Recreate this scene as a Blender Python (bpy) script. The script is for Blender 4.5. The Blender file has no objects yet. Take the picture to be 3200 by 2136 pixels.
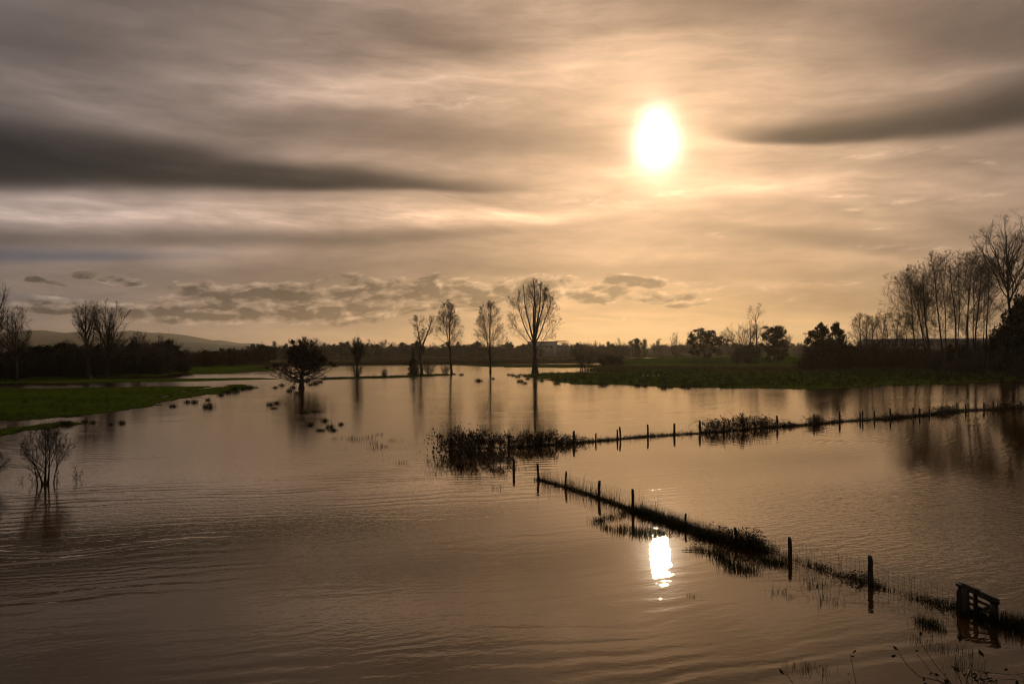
import bpy, math, random
import numpy as np
from mathutils import Vector, Matrix

# ------------------------------------------------------------------ camera
F = 2489.0                      # focal length in photo pixels (28 mm on 36 mm, 3200 px wide)
CX, CY = 1600.0, 1068.0
CAM_H = 7.0
PITCH = math.radians(0.506)
ROLL = math.radians(0.4)
scene = bpy.context.scene
COL = scene.collection
cam_data = bpy.data.cameras.new("camera")
cam = bpy.data.objects.new("camera", cam_data)
COL.objects.link(cam)
cam_data.lens = 28.0
cam_data.sensor_width = 36.0
cam_data.clip_start = 0.1
cam_data.clip_end = 40000.0
cam.matrix_world = (Matrix.Translation((0, 0, CAM_H)) @ Matrix.Rotation(math.pi / 2 + PITCH, 4, 'X')
                    @ Matrix.Rotation(-ROLL, 4, 'Z'))
scene.camera = cam
CM = np.array(cam.matrix_world.to_3x3())


def ray(px, py):
    d = CM @ np.array([(px - CX) / F, (CY - py) / F, -1.0])
    return d / np.linalg.norm(d)


def gp(px, py, z=0.0):
    """point where the pixel's ray meets the level z"""
    d = ray(px, py)
    t = (z - CAM_H) / d[2]
    return np.array([d[0] * t, d[1] * t, z])


def dp(px, py, depth):
    """point on the pixel's ray at the given distance along +Y"""
    d = ray(px, py)
    t = depth / d[1]
    return np.array([d[0] * t, d[1] * t, CAM_H + d[2] * t])


def ang(px, py):
    d = ray(px, py)
    return math.degrees(math.atan2(d[0], d[1])), math.degrees(math.asin(d[2]))


SUN_DIR = ray(2052, 436)
SUN_AZ = math.atan2(SUN_DIR[0], SUN_DIR[1])
SUN_EL = math.asin(SUN_DIR[2])

# ------------------------------------------------------------------ view
vs = scene.view_settings
vs.view_transform = 'Standard'
vs.look = 'None'
vs.gamma = 1.0
vs.use_curve_mapping = False
vs.exposure = 0.0
scene.render.engine = 'CYCLES'
scene.cycles.use_denoising = True
scene.cycles.pixel_filter_type = 'BLACKMAN_HARRIS'
scene.cycles.filter_width = 1.15
scene.cycles.max_bounces = 8
scene.cycles.diffuse_bounces = 2
scene.cycles.glossy_bounces = 3
scene.cycles.transmission_bounces = 3
scene.cycles.transparent_max_bounces = 6
scene.cycles.volume_bounces = 0
scene.cycles.sample_clamp_indirect = 6.0
scene.cycles.caustics_reflective = False
scene.cycles.caustics_refractive = False


# ------------------------------------------------------------------ node expressions
class NT:
    tree = None


def _set(node, i, v):
    if isinstance(v, E):
        NT.tree.links.new(v.s, node.inputs[i])
    else:
        node.inputs[i].default_value = v


def M(op, a, b=None, c=None, clamp=False):
    n = NT.tree.nodes.new('ShaderNodeMath')
    n.operation = op
    n.use_clamp = clamp
    for i, v in enumerate((a, b, c)):
        if v is not None:
            _set(n, i, v)
    return E(n.outputs[0])


class E:
    def __init__(self, s): self.s = s
    def __add__(self, o): return M('ADD', self, o)
    __radd__ = __add__
    def __sub__(self, o): return M('SUBTRACT', self, o)
    def __rsub__(self, o): return M('SUBTRACT', o, self)
    def __mul__(self, o): return M('MULTIPLY', self, o)
    __rmul__ = __mul__
    def __truediv__(self, o): return M('DIVIDE', self, o)
    def __rtruediv__(self, o): return M('DIVIDE', o, self)
    def __neg__(self): return M('MULTIPLY', self, -1.0)


def exp(a): return M('EXPONENT', a)
def clamp01(a): return M('ADD', a, 0.0, clamp=True)
def gauss(t, w): return exp(-((t * t) / (w * w)))


def sstep(a, lo, hi):
    n = NT.tree.nodes.new('ShaderNodeMapRange')
    n.interpolation_type = 'SMOOTHSTEP'
    _set(n, 0, a); _set(n, 1, lo); _set(n, 2, hi)
    n.inputs[3].default_value = 0.0; n.inputs[4].default_value = 1.0
    return E(n.outputs[0])


def xyz(x, y, z=0.0):
    n = NT.tree.nodes.new('ShaderNodeCombineXYZ')
    _set(n, 0, x); _set(n, 1, y); _set(n, 2, z)
    return E(n.outputs[0])


def noise(vec, scale=1.0, detail=4.0, rough=0.55, dist=0.0):
    n = NT.tree.nodes.new('ShaderNodeTexNoise')
    NT.tree.links.new(vec.s, n.inputs['Vector'])
    n.inputs['Scale'].default_value = scale
    n.inputs['Detail'].default_value = detail
    n.inputs['Roughness'].default_value = rough
    n.inputs['Distortion'].default_value = dist
    return E(n.outputs[0])


def mixc(f, a, b):
    n = NT.tree.nodes.new('ShaderNodeMix')
    n.data_type = 'RGBA'
    _set(n, 0, f)
    for i, v in ((6, a), (7, b)):
        if isinstance(v, E):
            NT.tree.links.new(v.s, n.inputs[i])
        else:
            n.inputs[i].default_value = (*v, 1.0)
    return E(n.outputs[2])


def scol(col, f):
    """colour (tuple or socket) times a number socket"""
    n = NT.tree.nodes.new('ShaderNodeVectorMath')
    n.operation = 'SCALE'
    if isinstance(col, E):
        NT.tree.links.new(col.s, n.inputs[0])
    else:
        n.inputs[0].default_value = col
    _set(n, 3, f)
    return E(n.outputs[0])


def vop(op, a, b):
    n = NT.tree.nodes.new('ShaderNodeVectorMath')
    n.operation = op
    for i, v in ((0, a), (1, b)):
        if isinstance(v, E):
            NT.tree.links.new(v.s, n.inputs[i])
        else:
            n.inputs[i].default_value = v
    return E(n.outputs[1] if op == 'DOT_PRODUCT' else n.outputs[0])


# ------------------------------------------------------------------ sky
def vmath(op, *args):
    n = NT.tree.nodes.new('ShaderNodeVectorMath')
    n.operation = op
    for i, v in enumerate(args):
        if isinstance(v, E):
            NT.tree.links.new(v.s, n.inputs[i])
        elif np.isscalar(v):
            n.inputs[i].default_value = (v, v, v)
        else:
            n.inputs[i].default_value = tuple(v)
    return E(n.outputs[1] if op == 'DOT_PRODUCT' else n.outputs[0])


def vstep(a, lo, hi):
    n = NT.tree.nodes.new('ShaderNodeMapRange')
    n.data_type = 'FLOAT_VECTOR'
    n.interpolation_type = 'SMOOTHSTEP'
    NT.tree.links.new(a.s, n.inputs[6])
    n.inputs[7].default_value = tuple(lo); n.inputs[8].default_value = tuple(hi)
    n.inputs[9].default_value = (0, 0, 0); n.inputs[10].default_value = (1, 1, 1)
    return E(n.outputs[1])


def build_sky():
    world = bpy.data.worlds.new("World")
    scene.world = world
    world.use_nodes = True
    t = world.node_tree
    t.nodes.clear()
    NT.tree = t
    out = t.nodes.new('ShaderNodeOutputWorld')
    bg = t.nodes.new('ShaderNodeBackground')
    t.links.new(bg.outputs[0], out.inputs[0])
    tc = t.nodes.new('ShaderNodeTexCoord')
    nrm = vop('NORMALIZE', E(tc.outputs['Generated']), (0, 0, 0))
    sp = t.nodes.new('ShaderNodeSeparateXYZ')
    t.links.new(nrm.s, sp.inputs[0])
    X, Y, Z = (E(sp.outputs[i]) for i in range(3))
    DEG = 180 / math.pi
    A = M('ARCTAN2', X, Y) * DEG          # degrees right of +Y
    B = M('ARCSINE', Z) * DEG             # degrees above the horizon
    sunA, sunB = math.degrees(SUN_AZ), math.degrees(SUN_EL)

    # slow warps so that no band has a ruled edge
    nw1 = noise(xyz(A * 0.055, B * 0.16), 1.0, 3.0, 0.5) - 0.5
    nw2 = noise(xyz(A * 0.055 + 17.3, B * 0.16 + 4.1), 1.0, 3.0, 0.5) - 0.5
    # fibres: long thin noise, leaning a little
    fib = noise(xyz(A * 0.05, (B + A * 0.02) * 0.40 + nw1 * 1.2), 1.0, 6.0, 0.55, 0.25)
    fib2 = noise(xyz(A * 0.10 + 7.7, (B - A * 0.16) * 0.26 + 3.3), 1.0, 5.0, 0.55, 0.3)
    big = noise(xyz(A * 0.028 + 2.2, B * 0.075 + 1.7), 1.0, 2.0, 0.5, 0.2)

    # light of the sheet: bright round the sun, warm towards the horizon
    dA = A - sunA
    dB = B - sunB
    dA2 = dA * dA
    dB2 = dB * dB
    TH2 = dA2 * 0.93 + dB2
    ell = M('SQRT', dA2 * SKY['ax'] + dB2 * 0.95)
    up = sstep(dB, -2.5, 2.5)
    core = exp((dA2 * (up * 0.75 + 1.0) + dB2 * 0.72) * (-1.0 / (SKY['core'] * SKY['core']))) * 2.3
    halo = exp(-(M('POWER', TH2 * (1.0 / 10.0), 0.52))) * 1.15
    wide = exp(-(M('POWER', ell * (1.0 / SKY['wide']), 1.25)))
    low = exp(M('MAXIMUM', B, 0.0) * (-1.0 / 7.0))
    lowsun = low * exp(dA2 * (-1.0 / 576.0))
    col = vop('ADD', SKY['amb'], scol(SKY['widec'], wide))
    col = vop('ADD', col, scol(SKY['lowsun'], lowsun))
    col = vop('ADD', col, scol(SKY['low'], low))

    light = (fib - 0.5) * 0.95 + (fib2 - 0.5) * 0.55 + (big - 0.5) * 0.75
    logm = light * SKY['fib']

    # three streaks per pass: each is (strength, start, end, half-widths up/down, fades, tapers, bend)
    def pack(items, warp):
        items = list(items)
        while len(items) < 3:
            items.append((0.0, (0, 0), (100, 0), 1, 1, 0.1, 0.1, 1, 1, 0))
        aa = A + nw2 * (7.0 * warp)
        bb = B + nw1 * (2.6 * warp)
        q = []
        for (kk, p0, p1, wu, wd, f0, f1, t0, t1, bend) in items:
            a0, b0 = ang(*p0); a1, b1 = ang(*p1)
            dx, dy = a1 - a0, b1 - b0
            L2 = dx * dx + dy * dy; L = math.sqrt(L2)
            q.append((kk, dx / L2, dy / L2, -(a0 * dx + b0 * dy) / L2, -dy / L, dx / L, (a0 * dy - b0 * dx) / L,
                      wu, wd, f0, f1, t0, t1, bend))
        c = list(zip(*q))
        s = vmath('MULTIPLY_ADD', aa, c[1], c[3])
        s = vmath('MULTIPLY_ADD', bb, c[2], s)
        tt = vmath('MULTIPLY_ADD', aa, c[4], c[6])
        tt = vmath('MULTIPLY_ADD', bb, c[5], tt)
        if any(c[13]):
            sq = vmath('SUBTRACT', s, vmath('MULTIPLY', s, s))
            tt = vmath('MULTIPLY_ADD', sq, [-4 * b for b in c[13]], tt)
        sc = vmath('MINIMUM', vmath('MAXIMUM', s, 0.0), 1.0)
        sc = vmath('MULTIPLY_ADD', sc, [b - a for a, b in zip(c[11], c[12])], c[11])
        u1 = vmath('MULTIPLY', tt, [0.5 / v for v in c[7]])
        u2 = vmath('MULTIPLY', tt, [-0.5 / v for v in c[8]])
        u = vmath('DIVIDE', vmath('MAXIMUM', u1, u2), sc)
        g = vmath('MAXIMUM', vmath('SUBTRACT', 1.0, vmath('MULTIPLY', u, u)), 0.0)
        g = vmath('MULTIPLY', g, g)
        g = vmath('MULTIPLY', g, g)
        win = vmath('MULTIPLY', vstep(s, [-f for f in c[9]], c[9]), vstep(s, [1 + f for f in c[10]], [1 - f for f in c[10]]))
        return vmath('DOT_PRODUCT', vmath('MULTIPLY', g, win), c[0])

    veil = None
    for i in range(0, len(SKY['veils']), 3):
        r = pack(SKY['veils'][i:i + 3], 0.75)
        veil = r if veil is None else veil + r
    fine = noise(xyz(A * 0.22 + 4.0, (B + A * 0.05) * 1.1 + nw1 * 2.0), 1.0, 5.0, 0.6, 0.4)
    logm = logm + veil * (fib * 1.5 + fine * 0.7 - 0.1) + (fine - 0.5) * 0.60
    mod = exp(M('MAXIMUM', logm, -3.0))
    col = scol(col, mod)
    blue = pack(SKY['blue'], 0.35)
    col = mixc(clamp01(blue), col, (0.080, 0.084, 0.110))

    # thin bright wisps
    wn = noise(xyz(A * 0.55, (B - A * 0.07) * 2.6), 1.0, 6.0, 0.62, 0.4)
    wm = None
    for i in range(0, len(SKY['wisps']), 3):
        its = [(1.0, p0, p1, w_, w_ * 0.8, 0.25, 0.25, 0.8, 0.8, 0) for p0, p1, w_ in SKY['wisps'][i:i + 3]]
        r = pack(its, 0.12)
        wm = r if wm is None else wm + r
    wisp = clamp01(wm) * sstep(wn, 0.40, 0.72)
    col = mixc(wisp * 0.6, col, scol(vop('ADD', col, (0.10, 0.08, 0.06)), 1.5))

    # cumulus bank along the horizon: blobs broken up by noise, lit on the side turned to the sun
    env = None
    segs = list(SKY['cumulus'])
    for i in range(0, len(segs), 3):
        q = []
        for (x0, y0, x1, y1, h) in segs[i:i + 3]:
            a0, b0 = ang(x0, y0); a1, b1 = ang(x1, y1)
            dx, dy = a1 - a0, b1 - b0
            L2 = dx * dx + dy * dy
            q.append((dx / L2, dy / L2, -(a0 * dx + b0 * dy) / L2, dx, dy, a0, b0, h))
        c = list(zip(*q))
        s = vmath('MULTIPLY_ADD', B, c[1], vmath('MULTIPLY_ADD', A, c[0], c[2]))
        s = vmath('MINIMUM', vmath('MAXIMUM', s, 0.0), 1.0)
        ex = vmath('SUBTRACT', A, vmath('MULTIPLY_ADD', s, c[3], c[5]))
        ey = vmath('SUBTRACT', B, vmath('MULTIPLY_ADD', s, c[4], c[6]))
        ey = vmath('MAXIMUM', ey, vmath('MULTIPLY', ey, -2.2))
        r2 = vmath('ADD', vmath('MULTIPLY', vmath('MULTIPLY', ex, ex), 0.16), vmath('MULTIPLY', ey, ey))
        r2 = vmath('MULTIPLY', r2, [1.0 / (h * h) for h in c[7]])
        e_ = vmath('SUBTRACT', 1.0, r2)
        env = e_ if env is None else vmath('MAXIMUM', env, e_)
    sx = t.nodes.new('ShaderNodeSeparateXYZ')
    t.links.new(env.s, sx.inputs[0])
    env = M('MAXIMUM', M('MAXIMUM', E(sx.outputs[0]), E(sx.outputs[1])), E(sx.outputs[2]))
    env = M('MAXIMUM', env, -0.9) * 0.55 + 0.04
    vec = xyz(A * 0.46, B * 1.05 - A * 0.07, 3.7)
    n0 = noise(vec, 1.0, 8.0, 0.60, 0.25)
    n1 = noise(vop('ADD', vec, (0.17, 0.30, 0.0)), 1.0, 3.5, 0.55, 0.25)
    c0 = env + (n0 - 0.5) * 2.5
    cover = sstep(c0, -0.06, 0.30)
    edge = 1.0 - sstep(c0, 0.02, 0.65)
    lit = clamp01((n0 - n1) * 3.8 + edge * 0.42 + 0.06)
    cshade = mixc(lit, scol(col, 0.30), scol(vop('ADD', col, (0.09, 0.066, 0.040)), 1.36))
    bandb = 1.0 - sstep(B, 6.4, 8.5)
    col = mixc(cover * 0.88 * bandb, col, cshade)

    # sun seen through the thin sheet
    col = vop('ADD', col, scol((0.95, 0.59, 0.32), halo * clamp01(0.5 + (mod * 0.5))))
    col = vop('ADD', col, scol((1.0, 0.93, 0.80), core))

    sky = t.nodes.new('ShaderNodeTexSky')
    sky.sky_type = 'NISHITA'
    sky.sun_disc = False
    sky.sun_elevation = SUN_EL
    sky.sun_rotation = SUN_AZ
    nish = scol(E(sky.outputs[0]), 0.06)
    col = mixc(0.965, nish, col)
    t.links.new(col.s, bg.inputs[0])
    bg.inputs[1].default_value = 1.0
    world.cycles.sampling_method = 'MANUAL'
    world.cycles.sample_map_resolution = 512


SKY = dict(
    ax=0.62, core=1.45, wide=14.5, fib=1.45,
    amb=(0.150, 0.126, 0.121), widec=(0.61, 0.345, 0.160), lowsun=(0.18, 0.040, -0.075), low=(0.05, 0.022, 0.002),
    # strength, start px, end px, half-width up, down (deg), fades, tapers, bend
    veils=[
        (-2.25, (-900, 462), (1430, 585), 2.6, 0.95, 0.08, 0.22, 1.25, 0.30, 0.35),
        (-0.60, (-600, 420), (760, 470), 1.3, 1.3, 0.10, 0.35, 1.1, 0.6, 0.0),
        (-0.45, (650, 345), (1950, 440), 1.7, 1.5, 0.25, 0.30, 0.8, 0.9, 0.0),
        (-1.9, (2330, 428), (3900, 175), 1.7, 0.75, 0.14, 0.10, 0.42, 1.6, -0.75),
        (-0.26, (2350, 330), (3000, 180), 1.3, 1.3, 0.30, 0.30, 0.8, 1.2, 0.0),
        (-0.50, (2600, 20), (4200, 130), 3.6, 2.0, 0.35, 0.10, 0.8, 1.5, 0.0),
        (-0.45, (1950, -60), (2500, -20), 1.6, 1.6, 0.30, 0.30, 1, 1, 0.0),
        (-0.18, (1150, 60), (1560, 215), 1.1, 1.0, 0.30, 0.30, 1, 1, 0.0),
        (-0.46, (-500, 715), (1700, 705), 0.85, 0.7, 0.20, 0.22, 1.0, 0.55, -0.3),
        (-0.42, (2150, 715), (2950, 800), 0.7, 0.6, 0.30, 0.25, 0.7, 1.0, 0.2),
        (-0.28, (300, 860), (1500, 850), 0.9, 0.7, 0.30, 0.30, 1, 1, 0.0),
        (-0.24, (1500, 830), (3000, 850), 0.6, 0.5, 0.30, 0.30, 1, 1, 0.0),
        (-0.50, (-900, 100), (700, 40), 3.0, 2.2, 0.20, 0.50, 1, 1, 0.0),
        (-0.35, (2850, 700), (3500, 820), 0.9, 0.9, 0.30, 0.30, 1, 1, 0.0),
        (0.40, (700, 480), (1300, 545), 0.9, 0.45, 0.30, 0.30, 1, 1, 0.0),
        (0.78, (-400, 650), (1900, 660), 1.3, 1.0, 0.20, 0.30, 1, 1, 0.0),
        (0.38, (650, 300), (1500, 230), 1.7, 1.4, 0.35, 0.30, 1, 1, 0.0),
        (0.28, (2400, 300), (3300, 230), 1.5, 1.2, 0.30, 0.30, 1, 1, 0.0),
        (0.20, (0, 790), (900, 790), 0.6, 0.6, 0.30, 0.40, 1, 1, 0.0),
        (0.22, (1500, 260), (2000, 20), 3.0, 3.0, 0.35, 0.30, 1, 1, 0.0),
        (0.28, (1500, 545), (2900, 590), 1.4, 1.2, 0.30, 0.30, 1, 1, 0.0),
    ],
    blue=[(0.75, (-900, 785), (560, 800), 0.75, 0.55, 0.1, 0.3, 1.2, 0.5, 0.0),
          (0.35, (-900, 930), (330, 930), 0.7, 0.6, 0.1, 0.3, 1.2, 0.5, 0.0)],
    wisps=[((2700, 640), (3130, 605), 0.34), ((2560, 615), (2740, 615), 0.16), ((2620, 660), (2720, 658), 0.15),
           ((2640, 495), (2980, 460), 0.30), ((3030, 500), (3110, 508), 0.25), ((2720, 718), (2900, 712), 0.16),
           ((1760, 630), (2060, 640), 0.45), ((2040, 612), (2150, 600), 0.25), ((2660, 770), (3000, 782), 0.35),
           ((1250, 330), (1560, 320), 0.6), ((2150, 720), (2280, 738), 0.3), ((2380, 902), (2520, 885), 0.42),
           ((2090, 890), (2270, 905), 0.5), ((2560, 880), (2700, 890), 0.25), ((2460, 940), (2520, 925), 0.25)],
    cumulus=[(560, 985, 1080, 985, 1.35), (640, 935, 930, 935, 1.15), (1120, 925, 1640, 930, 1.35),
             (1250, 900, 1420, 900, 0.9), (1680, 900, 1860, 930, 1.25), (1850, 910, 2120, 945, 0.9),
             (1930, 880, 2020, 895, 0.6), (820, 960, 1200, 965, 1.0), (1300, 960, 1500, 960, 0.7),
             (280, 866, 400, 888, 0.45), (110, 878, 190, 892, 0.32), (150, 960, 420, 990, 0.8)],
)


build_sky()
sun_l = bpy.data.lights.new("sun", 'SUN')
sun_l.energy = 2.0
sun_l.angle = math.radians(1.2)
sun_l.color = (1.0, 0.80, 0.55)
sun = bpy.data.objects.new("sun", sun_l)
COL.objects.link(sun)
sun.rotation_euler = Vector(tuple(-SUN_DIR)).to_track_quat('-Z', 'Y').to_euler()


# ------------------------------------------------------------------ materials
def new_mat(name):
    m = bpy.data.materials.new(name)
    m.use_nodes = True
    NT.tree = m.node_tree
    p = m.node_tree.nodes.get('Principled BSDF')
    return m, p


def pos():
    g = NT.tree.nodes.new('ShaderNodeNewGeometry')
    return E(g.outputs['Position'])


def sep(v):
    s = NT.tree.nodes.new('ShaderNodeSeparateXYZ')
    NT.tree.links.new(v.s, s.inputs[0])
    return [E(s.outputs[i]) for i in range(3)]


def rnd():
    o = NT.tree.nodes.new('ShaderNodeObjectInfo')
    return E(o.outputs['Random'])


def simple(name, c1, c2, scale, rough=0.85, bump=0.0, detail=4.0, stretch=(1, 1, 1), spec=0.25):
    m, p = new_mat(name)
    tc = NT.tree.nodes.new('ShaderNodeTexCoord')
    v = vop('MULTIPLY', E(tc.outputs['Object']), stretch)
    n = noise(v, scale, detail, 0.6)
    c = mixc(sstep(n, 0.3, 0.7), c1, c2)
    c = scol(c, rnd() * 0.5 + 0.75)
    NT.tree.links.new(c.s, p.inputs['Base Color'])
    p.inputs['Roughness'].default_value = rough
    p.inputs['Specular IOR Level'].default_value = spec
    if bump:
        b = NT.tree.nodes.new('ShaderNodeBump')
        b.inputs['Strength'].default_value = 0.8
        b.inputs['Distance'].default_value = bump
        NT.tree.links.new(n.s, b.inputs['Height'])
        NT.tree.links.new(b.outputs[0], p.inputs['Normal'])
    return m


def leafy(name, c1, c2, scale, trans=0.35):
    """leaf or blade: diffuse with some light let through"""
    m, p = new_mat(name)
    t = m.node_tree
    tc = t.nodes.new('ShaderNodeTexCoord')
    n = noise(E(tc.outputs['Object']), scale, 3.0, 0.6)
    c = mixc(sstep(n, 0.3, 0.7), c1, c2)
    c = scol(c, rnd() * 0.5 + 0.75)
    t.links.new(c.s, p.inputs['Base Color'])
    p.inputs['Roughness'].default_value = 0.6
    p.inputs['Specular IOR Level'].default_value = 0.0
    tr = t.nodes.new('ShaderNodeBsdfTranslucent')
    t.links.new(c.s, tr.inputs[0])
    mx = t.nodes.new('ShaderNodeMixShader')
    mx.inputs[0].default_value = trans
    t.links.new(p.outputs[0], mx.inputs[1])
    t.links.new(tr.outputs[0], mx.inputs[2])
    t.links.new(mx.outputs[0], t.nodes['Material Output'].inputs[0])
    return m


MAT = {}
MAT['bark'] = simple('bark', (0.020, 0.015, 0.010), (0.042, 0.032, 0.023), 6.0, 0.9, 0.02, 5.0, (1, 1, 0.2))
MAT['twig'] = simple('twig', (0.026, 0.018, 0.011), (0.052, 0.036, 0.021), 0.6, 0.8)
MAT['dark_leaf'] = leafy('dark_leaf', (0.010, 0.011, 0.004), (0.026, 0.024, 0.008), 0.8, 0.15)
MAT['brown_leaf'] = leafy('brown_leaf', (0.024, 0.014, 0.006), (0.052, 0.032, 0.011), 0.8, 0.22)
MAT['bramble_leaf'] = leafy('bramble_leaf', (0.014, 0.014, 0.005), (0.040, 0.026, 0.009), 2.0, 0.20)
MAT['cane'] = simple('cane', (0.035, 0.018, 0.012), (0.070, 0.035, 0.022), 3.0, 0.7)
MAT['grass'] = leafy('grass', (0.030, 0.048, 0.004), (0.074, 0.096, 0.010), 0.12, 0.50)
MAT['sun_tinted_levee_grass'] = leafy('sun_tinted_levee_grass', (0.070, 0.105, 0.008), (0.120, 0.150, 0.016), 0.10, 0.55)  # lighter copy of the grass, with sunlight put into its green
MAT['dead_grass'] = leafy('dead_grass', (0.040, 0.032, 0.012), (0.085, 0.066, 0.026), 1.0, 0.25)
MAT['sedge'] = leafy('sedge', (0.014, 0.017, 0.005), (0.034, 0.033, 0.010), 1.0, 0.20)
MAT['wood'] = simple('weathered_wood', (0.018, 0.014, 0.010), (0.055, 0.042, 0.030), 8.0, 0.9, 0.006, 6.0, (1, 1, 0.12))
MAT['wire'] = simple('rusty_wire', (0.05, 0.035, 0.025), (0.09, 0.06, 0.04), 20.0, 0.6)
MAT['white_wall'] = simple('pale_cladding', (0.42, 0.39, 0.35), (0.55, 0.52, 0.47), 0.2, 0.7)
MAT['grey_roof'] = simple('grey_sheet_roof', (0.10, 0.10, 0.10), (0.17, 0.16, 0.15), 0.2, 0.55)
MAT['steel'] = simple('galvanised_steel', (0.10, 0.10, 0.10), (0.16, 0.16, 0.16), 2.0, 0.5)
MAT['glass'] = simple('dark_glass', (0.02, 0.022, 0.025), (0.03, 0.03, 0.034), 1.0, 0.15)
MAT['feather'] = simple('white_feather', (0.7, 0.7, 0.68), (0.8, 0.8, 0.78), 6.0, 0.8)
MAT['mud'] = simple('wet_mud', (0.012, 0.009, 0.005), (0.026, 0.019, 0.011), 3.0, 0.85, 0.02)
MAT['hill'] = simple('wooded_hill', (0.022, 0.024, 0.013), (0.045, 0.044, 0.026), 0.02, 0.95)


def ground_material():
    m, p = new_mat('meadow_ground')
    P = pos()
    x, y, z = sep(P)
    n1 = noise(xyz(x * 0.05, y * 0.05), 1.0, 5.0, 0.6)
    n2 = noise(xyz(x * 0.6, y * 0.6), 1.0, 5.0, 0.65)
    g = mixc(sstep(n1 * 0.5 + n2 * 0.5, 0.36, 0.62), (0.026, 0.044, 0.004), (0.060, 0.084, 0.008))
    g = mixc(sstep(n2, 0.56, 0.72) * 0.6, g, (0.030, 0.026, 0.010))
    scrub = clamp01(sstep(y, 335.0, 380.0) * (1.0 - sstep(x, 55.0, 100.0)) + sstep(y, 400.0, 450.0) * (1.0 - sstep(n1, 0.55, 0.62)))
    g = mixc(scrub, g, mixc(sstep(n2, 0.4, 0.6), (0.016, 0.011, 0.005), (0.034, 0.026, 0.010)))
    wet = 1.0 - sstep(z + (n2 - 0.5) * 0.12, 0.01, 0.07)
    c = mixc(wet, g, (0.018, 0.016, 0.008))
    NT.tree.links.new(c.s, p.inputs['Base Color'])
    p.inputs['Roughness'].default_value = 0.9
    p.inputs['Specular IOR Level'].default_value = 0.0
    b = NT.tree.nodes.new('ShaderNodeBump')
    b.inputs['Distance'].default_value = 0.25
    NT.tree.links.new(n2.s, b.inputs['Height'])
    NT.tree.links.new(b.outputs[0], p.inputs['Normal'])
    return m


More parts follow.
